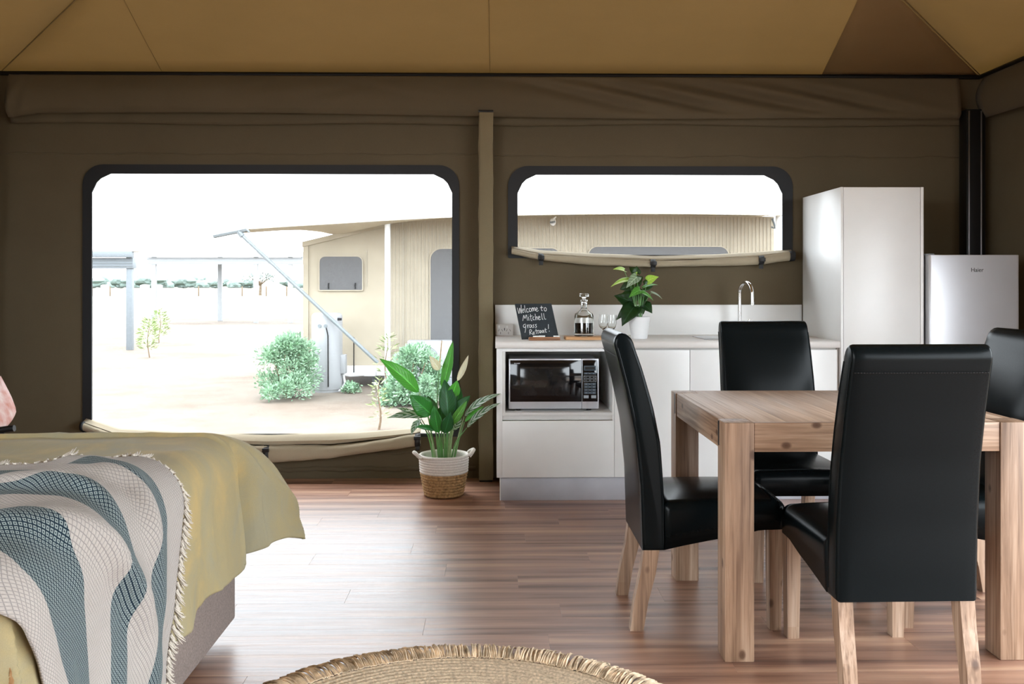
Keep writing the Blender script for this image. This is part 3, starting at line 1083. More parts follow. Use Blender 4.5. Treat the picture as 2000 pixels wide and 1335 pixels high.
# door units
for k, (a, b, doors, lab) in enumerate(((x_m, x_m2, (kx(1347.5),), 'white two-door base unit behind the black chairs'), (x_m2, x_r, (), 'white single-door base unit against the tall cupboard'))):
    c = thing('base_cabinet', lab, 'cabinet', ((a + b) / 2, 5.28, 0))
    CB('carcass', a + .002, b - .001, YK + .02, 5.58, PLZ, ZW - .041, M_white_in, par=c)
    es = [a] + list(doors) + [b]
    for q, w in zip(es, es[1:]):
        CB('door', q + .0012, w - .0012 - (.006 if k == 1 else 0), YK, YK + .018, PLZ, ZW - .050, M_white, .0015, par=c)
    if k == 1:
        CB('end_panel', b - .006, b - .001, YK + .004, YK + .02, PLZ, ZW - .041, M_edge, par=c)
k = thing('kickboard', 'brushed aluminium kickboard under the white base units', 'kickboard', (1.0, 5.03, 0))
B('board', kx(977, 5.02) - 1, x_r - 1, -.008, .008, .0, PLZ - .001, M_alu, k, bev=.001)
B('corner_strip', kx(976, 5.02) - 1.0, kx(978, 5.02) - 1.0, -.010, .0, .0, PLZ - .001, M_white, k, bev=.0005)
# worktop with rolled front edge
bm = BM()
t = ZW
prof = [(5.598, t), (4.968, t)] + [(4.956 + .012 - .012 * sin(a), t - .012 + .012 * cos(a)) for a in (.5, 1.0, 1.57)] + [(4.956, t - .03), (4.962, t - .038), (5.598, t - .038)]
prism(bm, prof, 'x', kx(967.5, 4.96), x_r, bev=.001)
o = obj('worktop', bm, M_edge, None, True)
tag(o, 'pale laminate worktop with rounded front edge over the base units', 'worktop')
o = B('splashback', kx(967, 5.59), kx(1567, 5.59), 5.598, 5.612, ZW, P(1200, 595, 5.59)[1], M_white, bev=.001)
tag(o, 'low white splashback panel along the back of the worktop', 'splashback')
# tall cupboard
YT = 4.96
tx = lambda px: P(px, 0, YT)[0]
ztop = P(1700, 365, YT)[1]
tc = thing('tall_cupboard', 'tall white cupboard standing between the worktop and the fridge', 'cupboard', ((tx(1642) + tx(1804)) / 2, 5.26, 0))
CB('side_panel', tx(1642) + .001, tx(1647), YT - .0, 5.58, .0, ztop, M_white, par=tc)
CB('side_panel', tx(1798.5), tx(1804), YT - .0, 5.58, .0, ztop, M_white, par=tc)
CB('door', tx(1648), tx(1797.5), YT + .001, YT + .019, PLZ, ztop - .001, M_white, .0015, par=tc)
CB('top_panel', tx(1647), tx(1798.5), YT + .02, 5.58, ztop - .018, ztop - .001, M_white, par=tc)
CB('back_panel', tx(1647), tx(1798.5), 5.56, 5.575, .0, ztop - .02, M_white_in, par=tc)
CB('plinth', tx(1647), tx(1798.5), YT + .05, YT + .065, 0, PLZ - .003, M_alu, par=tc)
# fridge
YR = 4.93
fx = lambda px: P(px, 0, YR)[0]
zf = P(1900, 497.5, YR)[1]
fr = thing('fridge', 'silver grey upright fridge beside the tall white cupboard', 'fridge', ((fx(1815) + fx(1991)) / 2, 5.22, 0))
lx = fr.location.x
CB('cabinet_body', fx(1812) + .004, fx(1989), YR + .065, 5.42, .03, zf - .006, M_fridge_side, .006, par=fr)
bm = BM()
prism(bm, rrect(fx(1815) - lx, fx(1991.5) - lx, YR - 5.22, YR + .055 - 5.22, .012, 5), 'z', .10, zf, bev=.003)
dr = obj('door', bm, M_fridge, fr, True)
text('lettering', 'Haier', .032, (P(1908.5, 0, YR)[0] - lx, YR - 5.22 - .0008, P(1908, 530.5, YR)[1]), (pi / 2, 0, 0), M_ink, dr, sx=.98)
CB('door_gasket', fx(1817), fx(1989), YR + .055, YR + .066, .10, zf - .008, M_dark, par=fr)
CB('hinge_cover', fx(1813), fx(1829), YR + .02, YR + .10, zf - .002, zf + .008, M_fridge_side, .003, par=fr)
CB('base_grille', fx(1817), fx(1989), YR + .03, YR + .066, .03, .095, M_dark, par=fr)
for sx in (fx(1825), fx(1980)):
    for yy in (5.03, 5.38):
        bm = BM(); lathe(bm, [(0, 0), (.018, 0), (.018, .028), (.012, .032), (0, .032)], 14, (sx - lx, yy - 5.22, 0)); obj('foot', bm, M_dark, fr, True)

# microwave oven
YM = 5.035
mx = lambda px: P(px, 0, YM)[0]
mz = lambda py: P(1080, py, YM)[1]
shelf_z = kz(805)
mw = thing('microwave_oven', 'silver microwave oven with black glass front inside the white niche', 'microwave', ((mx(994) + mx(1169)) / 2, 5.2, shelf_z))
ml = mw.location
def MBX(name, a, b, y0, y1, z0, z1, mat, bev=.002, par=None):
    return B(name, mx(a) - ml.x, mx(b) - ml.x, y0 - ml.y, y1 - ml.y, mz(z0) - ml.z, mz(z1) - ml.z, mat, par or mw, bev=bev)
MBX('casing', 995.5, 1168, YM + .03, 5.45, 797.5, 702, M_silver, .004)
dd = MBX('door', 993.5, 1136, YM, YM + .03, 798, 700, M_silver, .004)
MBX('door_glass', 996.3, 1135.8, YM - .002, YM + .006, 784, 703, M_gloss, .0015, dd)
MBX('door_window', 1016, 1112, YM - .0026, YM + .0, 772, 716, M_win, .0003, dd)
text('lettering', 'SHARP', .0085, (mx(1010) - ml.x, YM - ml.y - .0026, mz(710.2) - ml.z), (pi / 2, 0, 0), M_inkw, dd, sx=1.35)
pn = MBX('control_panel', 1136.5, 1169.5, YM, YM + .03, 798, 700, M_silver, .004)
MBX('panel_glass', 1137.3, 1167.3, YM - .002, YM + .006, 784, 703, M_gloss, .0015, pn)
MBX('display', 1140.5, 1164, YM - .0032, YM, 723.4, 713.8, M_btn, .0005, pn)
MBX('display_glass', 1142.5, 1162, YM - .0036, YM, 721.6, 715.6, M_dark, .0003, pn)
def btn(a, b, z0, z1, mat): MBX('button', a, b, YM - .0034, YM, z0, z1, mat, .0006, pn)
for a, b in ((1140.5, 1151.7), (1152.5, 1164)):
    btn(a, b, 731.2, 727, M_btn)
for z0, z1 in ((739, 734), (744.6, 739.8)):
    for a in (1140.7, 1148.6, 1156.5):
        btn(a, a + 7.3, z0, z1, M_dark)
bm = BM()
for (a, b, c, d2) in ((1140, 1164.4, 733.9, 733.3), (1140, 1164.4, 739.7, 739.1), (1140, 1164.4, 745.2, 744.6), (1140, 1140.6, 745, 733.5), (1163.8, 1164.4, 745, 733.5)):
    box(bm, mx(a) - ml.x, mx(b) - ml.x, YM - .0038 - ml.y, YM - ml.y, mz(c) - ml.z, mz(d2) - ml.z)
obj('button_outline', bm, M_btnw, pn)
for z0, z1 in ((752, 747.5), (757.5, 753), (763.4, 759), (769, 764.4)):
    for a in (1140.7, 1152.7):
        btn(a, a + 11, z0, z1, M_btn)
for a, b in ((1140, 1149.6), (1154.6, 1164.2)):
    btn(a, b, 777.4, 771.6, M_btnw)
# tiny symbols printed on the keys
bm = BM()
for z in (729, 736.5, 742.2, 749.8, 755.2, 761.2, 766.8):
    for a in (1143.5, 1151, 1158.6):
        w = 1.6 + 1.1 * ((a * 7 + z * 3) % 1)
        box(bm, mx(a) - ml.x, mx(a + w) - ml.x, YM - .0040 - ml.y, YM - ml.y, mz(z + .45) - ml.z, mz(z - .45) - ml.z)
obj('key_print', bm, M_btnw, pn)
for px in (1012, 1152):
    for yy in (YM + .05, 5.40):
        bm = BM(); h = mz(798) - ml.z + .004
        lathe(bm, [(0, 0), (.013, 0), (.015, h), (0, h)], 14, (mx(px) - ml.x, yy - ml.y, 0)); obj('foot', bm, M_dark, mw, True)

# double power outlet at the end of the splashback
YO = 5.55
ox = lambda px: P(px, 0, YO)[0]
oz = lambda py: P(985, py, YO)[1]
so = thing('power_outlet', 'white double power outlet standing on the worktop end by the splashback', 'power outlet', ((ox(968) + ox(1003)) / 2, YO, ZW))
l = so.location
B('back_box', ox(967.5) - l.x, ox(1003) - l.x, .004, .04, 0, oz(633) - l.z, M_socket, so, bev=.002)
fp = B('face_plate', ox(968) - l.x, ox(1002.5) - l.x, -.006, .004, oz(655.5) - l.z, oz(632) - l.z, M_socket, so, bev=.003)
for px in (977.5, 993):
    bm = BM()
    for dx, dz, r in ((-3.2, -1.5, 28), (3.2, -1.5, -28), (0, 4, 0)):
        t = BM(); box(t, -.0011, .0011, -.0068, -.003, -.0065, .0065)
        merge(bm, t, Matrix.Translation((ox(px + dx) - l.x, 0, oz(646 + dz) - l.z)) @ Matrix.Rotation(radians(r), 4, 'Y'))
    obj('socket_slots', bm, M_dark, fp)
    B('switch', ox(px - 4.6) - l.x, ox(px - 1) - l.x, -.010, -.005, oz(640) - l.z, oz(635.5) - l.z, M_white, fp, bev=.0015)
B('indicator', ox(984.7) - l.x, ox(986) - l.x, -.0072, -.004, oz(645) - l.z, oz(640) - l.z, M_ink, fp, bev=.0003)

# welcome board
cb = thing('chalkboard', 'small leaning slate board with a handwritten chalk welcome', 'chalkboard', P3(1056, 661, 5.13))
cb.location.z = ZW + .004
TL, TR, BL = np.array((197., 415.)), np.array((632., 410.)), np.array((255., 795.))
S_ = 5.556
BW, BH = .232, .222
lean, yawb = radians(27), radians(22)
cb.rotation_euler = (-lean, 0, yawb)
bd = B('board', -BW / 2, BW / 2, 0, .005, 0, BH, M_slate, cb, bev=.001)
strokes = [
 [(222,460),(238,522),(250,462),(264,520),(268,428)],
 [(278,495),(296,485),(293,472),(280,476),(276,495),(284,512),(300,502)],
 [(308,432),(312,500),(322,508)],
 [(348,470),(334,468),(328,488),(338,508),(354,500)],
 [(370,462),(360,475),(364,498),(380,497),(386,475),(370,462)],
 [(396,500),(395,458),(398,470),(408,458),(413,495),(416,470),(425,456),(433,494)],
 [(440,480),(458,472),(453,458),(442,462),(439,485),(450,498),(470,488)],
 [(508,438),(506,484),(519,492)], [(490,458),(528,454)],
 [(552,455),(538,470),(543,492),(559,492),(566,470),(554,455)],
 [(277,600),(292,540),(304,575),(322,535),(332,598)],
 [(346,556),(350,597)], [(343,536),(346,539)],
 [(372,528),(374,593),(386,598)], [(360,552),(394,547)],
 [(412,555),(398,565),(399,588),(418,590)],
 [(427,525),(431,592),(435,565),(447,556),(453,590)],
 [(463,572),(481,565),(475,551),(463,558),(463,580),(473,590),(490,582)],
 [(502,518),(507,578),(518,586)],
 [(528,520),(535,578),(552,582)],
 [(307,635),(286,642),(279,660),(290,672),(305,660),(307,646),(303,690),(294,726)],
 [(326,640),(332,678),(333,654),(346,640)],
 [(373,645),(357,645),(351,664),(361,675),(372,656),(374,645),(382,675)],
 [(406,640),(393,646),(400,657),(403,668),(389,674)],
 [(436,638),(421,644),(429,656),(433,667),(417,673)],
 [(350,749),(350,700),(368,697),(371,714),(352,725),(390,749)],
 [(388,735),(403,730),(398,719),(387,725),(389,742),(411,742)],
 [(424,688),(428,741)], [(411,709),(441,703)],
 [(447,739),(446,706),(460,703)],
 [(466,723),(485,716),(477,704),(465,712),(467,730),(487,726)],
 [(513,702),(499,704),(495,722),(506,726),(514,706),(520,729)],
 [(534,681),(537,723),(548,722)], [(523,700),(551,695)],
 [(575,640),(572,688)], [(580,709),(581,717)],
]
ex, ey = TR - TL, BL - TL
Mi = np.linalg.inv(np.array([[ex[0], ey[0]], [ex[1], ey[1]]]))
bm = BM()
for st in strokes:
    pts = []
    for q in st:
        u, v = Mi @ (np.array(q, float) - TL)
        pts.append(((u - .5) * BW, -.0006, (1 - v) * BH))
    if len(pts) > 2:
        pts = [tuple(p) for p in spline(pts, 5 * len(pts))]
    tube(bm, pts, .0017, 5)
o = obj('chalk_writing', bm, M_chalk, bd, True)
# chalk rest with sticks
ch = thing('chalk_rest', 'little wooden ledge in front of the slate board', 'chalk holder', P3(1063, 664, 5.06))
ch.location.z = ZW
ch.rotation_euler = (0, 0, radians(6))
B('ledge', -.088, .088, -.016, .016, 0, .015, M_board2, ch, bev=.002)
B('groove_lip', -.088, .088, -.016, -.011, .015, .019, M_board2, ch, bev=.001)
for (px, ln, rz, zz, lab) in ((-.045, .036, 4, .0205, 'white chalk stick lying across the left of the wooden ledge'), (-.012, .034, -10, .0215, 'white chalk stick lying near the middle of the wooden ledge'), (.070, .034, -3, .0205, 'white chalk stick at the far end of the wooden ledge')):
    bm = BM()
    tube(bm, [(-ln / 2, 0, 0), (ln / 2, 0, 0)], .0053, 10)
    o = obj('chalk_stick', bm, M_chalk, None, True)
    o.location = ch.matrix_basis @ Vector((px, .003, zz)); o.rotation_euler = (0, 0, radians(rz + 6))
    tag(o, lab, 'chalk', 'chalk sticks on the ledge')

# decanter on a board
sb = thing('serving_board', 'small pale wooden serving board under the glass decanter', 'board', P3(1139, 664, 5.13))
sb.location.z = ZW
bm = BM()
prism(bm, rrect(-.105, .115, -.05, .075, .008, 4), 'z', 0, .018, bev=.002)
obj('board', bm, M_board, sb, True)
bz = ZW + .018
dc = thing('decanter', 'square shouldered glass decanter of dark spirit with a glass stopper', 'decanter', (P(1140.5, 0, 5.13)[0], 5.13, bz))
zz = lambda py: P(1140, py, 5.13)[1] - bz
k_ = zz(657)
H = lambda py: max(0, (657 - py) / (657 - 572) * .243)
R = .0565
outer = [(0, 0), (R - .006, 0), (R, .005), (R, H(622)), (R - .001, H(617)), (R - .006, H(612)), (.034, H(608.5)), (.019, H(604)), (.0165, H(600)), (.0165, H(593)), (.021, H(590.5)), (.0215, H(589))]
inner = [(.014, H(589)), (.0135, H(603)), (.030, H(610.5)), (R - .009, H(615)), (R - .0045, H(622)), (R - .0045, .020), (R - .012, .016), (.012, .022), (0, .024)]
bm = BM(); lathe(bm, outer + inner, 40)
obj('bottle', bm, M_glass, dc, True)
bm = BM(); lathe(bm, [(0, .0245), (.012, .0225), (R - .0125, .0165), (R - .0052, .0205), (R - .0052, H(630)), (0, H(630))], 40)
obj('spirit', bm, M_whisky, dc, True)
bm = BM(); lathe(bm, [(0, H(600)), (.012, H(600)), (.0135, H(590)), (.0205, H(588)), (.0205, H(584)), (.010, H(583)), (.009, H(581)), (.016, H(578.6)), (.0275, H(578)), (.028, H(573)), (.025, H(572)), (0, H(572))], 32)
obj('stopper', bm, M_glass, dc, True)
# port glasses
def port_glass(name, label, px, Y):
    g = thing(name, label, 'glass', (P(px, 0, Y)[0], Y, ZW), group='stemmed glasses behind the chair')
    prof = [(0, 0), (.029, 0), (.029, .002), (.006, .006), (.0038, .012), (.0038, .050), (.008, .056), (.0215, .072), (.0265, .095), (.0264, .110), (.0260, .125), (.0256, .137), (.0254, .1412)]
    inn = [(.0245, .1412), (.0247, .137), (.0251, .125), (.0255, .110), (.0255, .095), (.0205, .074), (.007, .060), (0, .059)]
    bm = BM(); lathe(bm, prof + inn, 28)
    obj('bowl_and_stem', bm, M_glass, g, True)
port_glass('port_glass', 'small stemmed glass beside the decanter on the worktop', 1178, 5.14)
port_glass('port_glass', 'small stemmed glass beside the white plant pot on the worktop', 1195, 5.07)

# tap
YTp = 5.47
tp = thing('kitchen_tap', 'tall chrome gooseneck tap in front of the splashback', 'tap', (P(1444.5, 0, YTp)[0], YTp, ZW))
h_ = P(1445, 548, YTp)[1] - ZW
bm = BM(); lathe(bm, [(0, 0), (.026, 0), (.026, .012), (.018, .02), (.018, .06), (.0125, .066), (0, .066)], 24); obj('base', bm, M_chrome, tp, True)
pts = [(0, 0, .06), (0, 0, .2), (0, 0, h_ - .075)] + [(.028 * (1 - cos(a)) * .6, -.075 * (1 - cos(a)), h_ - .075 + .064 * sin(a)) for a in np.linspace(.15, pi - .05, 14)] + [(.034, -.152, h_ - .13)]
bm = BM(); tube(bm, pts, .0115, 14); obj('spout', bm, M_chrome, tp, True)
bm = BM(); tube(bm, [(.034, -.152, h_ - .125), (.034, -.152, h_ - .143)], .0135, 14); obj('aerator', bm, M_chrome, tp, True)
bm = BM(); tube(bm, [(.017, 0, .045), (.04, 0, .05)], .009, 12); tube(bm, [(.038, 0, .05), (.06, -.005, .10)], .0055, 10); obj('lever', bm, M_chrome, tp, True)
bm = BM(); box(bm, P(1360, 0, 5.3)[0], P(1530, 0, 5.3)[0], 5.08, 5.42, ZW + .0002, ZW + .004, .002)
o = obj('kitchen_sink_rim', bm, M_steel, None, True); tag(o, 'thin steel sink rim set in the worktop behind a black chair', 'sink')

# ------------------------------------------------------------------ leaves
def leaf_mesh(base, tip, width, up=(0, 0, 1), sag=.1, fold=.18, heart=False, twist=0, nu=11, nv=7, wave=0.0, point=1.0):
    b, t = Vector(base), Vector(tip)
    ax = t - b
    Ln = ax.length
    ax.normalize()
    up = Vector(up)
    nrm = (up - ax * up.dot(ax))
    if nrm.length < 1e-4: nrm = ax.orthogonal()
    nrm.normalize()
    side = ax.cross(nrm).normalized()
    if twist:
        R_ = Matrix.Rotation(twist, 3, ax)
        nrm = R_ @ nrm; side = R_ @ side
    A, U = [], []
    for i in range(nu + 1):
        u = i / nu
        if heart:
            w = (sin(pi * min(1, (u + .10) / 1.10) ** .62)) * (1 - .25 * u)
            back = .16 * (1 - u) ** 3
        else:
            w = sin(pi * u ** (.80)) ** .85 * (1 - .15 * u) if 0 < u < 1 else 0
            back = 0
        c = b + ax * (Ln * u) + nrm * (sag * Ln * (4 * u * (1 - u) * .7 - u * u * .9))
        r, ru = [], []
        for j in range(nv + 1):
            v = j / nv * 2 - 1
            p = c + side * (v * w * width / 2) + nrm * (fold * abs(v) * w * width / 2) - ax * (back * Ln * abs(v) ** 1.5)
            if wave:
                p = p + nrm * (wave * width * sin(u * 17 + (2 if v > 0 else 0)) * v * v)
            r.append(p); ru.append((u, (v + 1) / 2))
        A.append(r); U.append(ru)
    return A, U
def leaf(parent, base, tip, width, mat, name='leaf', **k):
    A, U = leaf_mesh(base, tip, width, **k)
    l = parent.location
    A = [[p - l for p in r] for r in A]
    o = grid_mesh(name, A, mat, parent, uv=U)
    md = o.modifiers.new('thickness', 'SOLIDIFY'); md.thickness = .0008; md.offset = 0
    return o
def stem(parent, pts, r0, r1, mat, name='stem', n=14):
    l = parent.location
    q = [Vector(p) - l for p in spline(pts, n)]
    bm = BM(); tube(bm, q, [r0 + (r1 - r0) * i / n for i in range(n + 1)], 7)
    return obj(name, bm, mat, parent, True)

# counter plant
YC = 5.20
cp = thing('potted_plant', 'heart-leaved plant with lime tips in a white pot on the worktop', 'potted plant', (P(1248.5, 0, YC)[0], YC, ZW))
bm = BM()
ph = (660 - 617) / F * 5.2
rt, rb = 43 / 2 / F * 5.2, 31 / 2 / F * 5.2
prof = [(0, 0), (rb - .003, 0), (rb, .003)]
for k in range(22):
    u = (k + .5) / 22
    prof.append((rb + (rt - rb) * u + (.0007 if k % 2 else -.0003), .004 + (ph - .016) * u))
prof += [(rt, ph - .012), (rt + .001, ph), (rt - .005, ph), (rt - .008, ph - .02), (0, ph - .02)]
lathe(bm, prof, 40); obj('pot', bm, M_ceramic, cp, True)
bm = BM(); lathe(bm, [(0, ph - .014), (rt - .010, ph - .016), (rt - .012, ph - .0205), (0, ph - .0205)], 24); obj('soil', bm, M_soil, cp, True)
Z_ = lambda x, y, dy=0: P3(970 + x / 5.556, 520 + y / 5.556, YC + dy)
pw = lambda w: w / 5.556 / F * 5.2
root = Vector((cp.location.x, YC, ZW + ph - .02))
CL = [  # base, tip, width, mat, dy base, dy tip
 ((1385,45), (1268,22), 62, M_leafE, -.02, -.05, (0, -.75, 1)),
 ((1440,150), (1238,204), 70, M_leafE, -.03, -.07, (0, -.5, 1)),
 ((1478,125), (1525,58), 48, M_leafE, -.02, -.03, (0, -1, .5)),
 ((1640,160), (1756,108), 82, M_leafE, -.03, -.05, (-.3, -1, .6)),
 ((1525,115), (1405,228), 84, M_leafF, -.06, -.08, (-.3, -1, .4)),
 ((1590,235), (1745,188), 60, M_leafH, -.03, -.07, (0, -.5, 1)),
 ((1560,255), (1435,330), 78, M_leafH, -.05, -.08, (0, -.8, .8)),
 ((1575,285), (1706,362), 52, M_leafH, -.04, -.06, (.2, -.6, 1)),
 ((1680,285), (1802,345), 36, M_leafF, -.03, -.04, (.1, -.4, 1)),
 ((1500,400), (1275,310), 150, M_leafG, .0, .02, (0, -1, .3)),
 ((1490,440), (1355,642), 150, M_leafG, -.04, -.07, (-.5, -1, .2)),
 ((1470,430), (1290,580), 90, M_leafG, -.02, -.03, (-.5, -1, .2)),
 ((1600,420), (1692,505), 100, M_leafG, -.04, -.06, (.5, -1, .3)),
 ((1515,75), (1520,-5), 70, M_leafG, .0, .0, (0, -1, .2)),
 ((1500,170), (1590,110), 95, M_leafG, .02, .02, (0, -1, .1)),
 ((1540,330), (1660,320), 120, M_leafG, .02, .03, (0, -1, .2)),
 ((1460,200), (1335,250), 90, M_leafG, .02, .03, (0, -1, .2)),
 ((1450,330), (1310,370), 110, M_leafG, .03, .05, (0, -1, .2)),
 ((1500,60), (1440,10), 60, M_leafG, .03, .04, (0, -1, .3)),
 ((1600,210), (1700,215), 90, M_leafG, .03, .04, (0, -1, .3)),
 ((1520,260), (1440,300), 110, M_leafG, .04, .05, (0, -1, .2)),
 ((1550,420), (1600,520), 90, M_leafG, .02, .03, (.2, -1, .2)),
 ((1500,440), (1440,520), 90, M_leafG, .03, .03, (-.2, -1, .2)),
]
for b_, t_, w_, m_, d0, d1, up in CL:
    leaf(cp, Z_(*b_, d0), Z_(*t_, d1), pw(w_) * 1.5, m_, up=up, heart=True, sag=.10, fold=.22, nu=9, nv=6)
for b_, t_, w_, m_, d0, d1, up in CL[:10:1] + CL[11:13]:
    bb = Z_(*b_, d0)
    mid = root.lerp(bb, .55) + Vector((0, .0, .02))
    stem(cp, [root + Vector(((bb.x - root.x) * .12, d0 * .4, 0)), mid, bb], .0026, .0016, M_stem if m_ is not M_leafG else M_leafH, n=10)

# ------------------------------------------------------------------ floor plant in its basket
YP = 5.16
fp_ = thing('basket_plant', 'peace lily with striped leaves in a white topped seagrass basket on the floor', 'potted plant', (P(867, 0, YP)[0], YP, 0))
hb = .235
pr = lambda px: px / F * YP
def basket(z0, z1, r0, r1, coils, mat, name, amp):
    A = []
    n = coils * 6
    for i in range(n + 1):
        u = i / n
        r = r0 + (r1 - r0) * u + amp * abs(sin(pi * u * coils)) 
        A.append([(r * cos(2 * pi * k / 48) * (1 + .004 * sin(k * .8 + i)), r * sin(2 * pi * k / 48), z0 + (z1 - z0) * u) for k in range(49)])
    return A
zm = .134
A = [[(0.0, 0.0, .006)] * 49, [(.10 * cos(2 * pi * k / 48), .10 * sin(2 * pi * k / 48), .002) for k in range(49)]] + basket(.004, zm, .108, .132, 8, M_sea, 'x', .006)
grid_mesh('seagrass_base', A, M_sea, fp_, smooth='all')
A = basket(zm, hb, .135, .140, 7, M_rope, 'x', .004)
A += [[(.134 * cos(2 * pi * k / 48), .134 * sin(2 * pi * k / 48), hb + .002) for k in range(49)]]
A += [[(.128 * cos(2 * pi * k / 48), .128 * sin(2 * pi * k / 48), z) for k in range(49)] for z in (hb - .01, hb - .06, zm)]
grid_mesh('rope_top', A, M_rope, fp_, smooth='all')
for sx in (-1, 1):
    a0 = radians(12 if sx > 0 else 196)
    c = Vector((cos(a0), sin(a0) , 0))
    tdir = Vector((-sin(a0), cos(a0), 0))
    pts = [c * .140 + tdir * -.035 + Vector((0, 0, hb - .015)), c * .158 + tdir * -.028 + Vector((0, 0, hb + .005)), c * .172 + Vector((0, 0, hb + .016)), c * .158 + tdir * .028 + Vector((0, 0, hb + .005)), c * .140 + tdir * .035 + Vector((0, 0, hb - .015))]
    bm = BM(); tube(bm, [tuple(p) for p in spline(pts, 20)], .011, 9); obj('handle', bm, M_rope, fp_, True)
bm = BM(); lathe(bm, [(0, hb - .055), (.126, hb - .06), (.126, hb - .075), (0, hb - .075)], 32); obj('soil', bm, M_soil, fp_, True)
G = lambda x, y, dy=0: P3(700 + x / 3.707, 640 + y / 3.707, YP + dy)
gw = lambda w: w / 3.707 / F * YP
FL = [
 ((436,466), (163,218), 128, M_leafA, -.02, -.10, (.25, -.9, .5), .06, .30),
 ((528,628), (376,488), 150, M_leafB, -.10, -.16, (-.2, -1, .5), .05, .15),
 ((502,640), (212,634), 82, M_leafD, -.04, -.10, (0, -.9, 1), .10, .15),
 ((452,660), (376,768), 66, M_leafD, -.05, -.09, (-.5, -.8, .6), .12, .15),
 ((420,640), (282,572), 50, M_leafD, .02, .0, (0, -.9, 1), .10, .15),
 ((556,742), (408,712), 72, M_leafB, -.09, -.15, (0, -.6, 1), .06, .2),
 ((606,440), (691,94), 88, M_leafA, .03, .06, (-.5, -1, .2), -.05, .2),
 ((650,650), (626,372), 140, M_leafC, -.06, -.02, (.35, -1, .2), .04, .25),
 ((672,500), (716,384), 96, M_leafA, .0, -.04, (.3, -1, .3), .08, .2),
 ((690,620), (806,490), 92, M_leafC, -.02, -.04, (.2, -1, .6), .10, .2),
 ((580,760), (545,560), 100, M_leafB, -.12, -.13, (-.3, -1, .2), .04, .2),
 ((622,762), (668,610), 96, M_leafC, -.12, -.15, (.3, -1, .3), .05, .2),
 ((768,640), (1006,462), 78, M_leafD, -.10, -.24, (-.3, -.9, .9), .10, .15),
 ((786,722), (1006,532), 70, M_leafD, -.14, -.26, (-.2, -.9, .9), .10, .15),
 ((770,680), (905,560), 44, M_leafA, -.07, -.07, (-.2, -.9, .9), .08, .15),
 ((672,700), (786,530), 66, M_leafH, -.10, -.13, (.3, -1, .4), .08, .2),
 ((700,600), (738,430), 90, M_leafC, .06, .08, (0, -1, .2), .04, .2),
 ((560,640), (500,490), 90, M_leafC, .06, .08, (0, -1, .2), .04, .2),
 ((690,740), (745,620), 60, M_leafD, -.08, -.1, (.3, -1, .4), .06, .2),
 ((600,690), (606,560), 110, M_leafC, -.03, -.03, (-.2, -1, .1), .04, .2),
]
froot = Vector((fp_.location.x, YP, hb - .07))
for i, (b_, t_, w_, m_, d0, d1, up, sg, fo) in enumerate(FL):
    leaf(fp_, G(*b_, d0), G(*t_, d1), gw(w_), m_, up=up, sag=sg, fold=fo, nu=14, nv=8, wave=.03)
    bb = G(*b_, d0)
    tt = G(*t_, d1)
    dirn = (tt - bb).normalized()
    r0 = froot + Vector((max(-.06, min(.06, (bb.x - froot.x) * .35)) + .012 * sin(i * 2.3), .02 * sin(i * 1.7), 0))
    mid = r0.lerp(bb, .6); mid.x = r0.x + (bb.x - r0.x) * (.35 if abs(bb.x - r0.x) > .08 else .5)
    stem(fp_, [r0, mid, bb - dirn * .004], .0062, .0026, M_stem if i % 3 else M_stem2, n=14)
# flowers
leaf(fp_, G(716, 386, -.02), G(804, 198, -.03), gw(54), M_petal, name='spathe', up=(-.6, -1, .1), sag=-.08, fold=.35)
stem(fp_, [froot + Vector((.03, .01, 0)), G(690, 640, -.01), G(716, 384, -.02)], .004, .0022, M_stem)
leaf(fp_, G(586, 305, .01), G(518, 205, -.03), gw(70), M_petal, name='spathe', up=(-.2, -1, .6), sag=.12, fold=.3)
stem(fp_, [froot + Vector((.0, .02, 0)), G(570, 620, .0), G(586, 300, .01)], .004, .0022, M_stem)
stem(fp_, [G(586, 300, .01), G(594, 200, .0), G(604, 92, .0)], .0045, .0030, M_spadix, name='spadix', n=8)

# ------------------------------------------------------------------ dining table
tx0, tx1, ty0, ty1, TZ = .728, 1.706, 2.857, 3.738, .76
LG = .094
tb = thing('dining_table', 'square pale acacia dining table with thick block legs', 'table', ((tx0 + tx1) / 2, (ty0 + ty1) / 2, 0))
hw, hd = (tx1 - tx0) / 2, (ty1 - ty0) / 2
for sx in (-1, 1):
    for sy in (-1, 1):
        a0, a1 = (-hw, -hw + LG) if sx < 0 else (hw - LG, hw)
        b0, b1 = (-hd, -hd + LG) if sy < 0 else (hd - LG, hd)
        lg = B('leg', a0, a1, b0, b1, 0, TZ, M_wood['z'], tb, bev=.003)
        xx = a0 - .0012 if sx < 0 else a1 - .0005
        yb = (b0 + .018) if sy > 0 else (b1 - .034)
        yb = (b1 - .020) if sy < 0 else (b0 + .006)
        B('metal_bracket', xx, xx + .0017, yb, yb + .014, TZ - .084, TZ - .004, M_blackmetal, lg, bev=.0004)
AP = .093
B('apron', -hw + LG + .0008, hw - LG - .0008, -hd + .004, -hd + .026, TZ - AP, TZ - .0008, M_wood['x'], tb, bev=.0015)
B('apron', -hw + LG + .0008, hw - LG - .0008, hd - .026, hd - .004, TZ - AP, TZ - .0008, M_wood['x'], tb, bev=.0015)
B('apron', -hw + .004, -hw + .026, -hd + LG + .0008, hd - LG - .0008, TZ - AP, TZ - .0008, M_wood['y'], tb, bev=.0015)
B('apron', hw - .026, hw - .004, -hd + LG + .0008, hd - LG - .0008, TZ - AP, TZ - .0008, M_wood['y'], tb, bev=.0015)
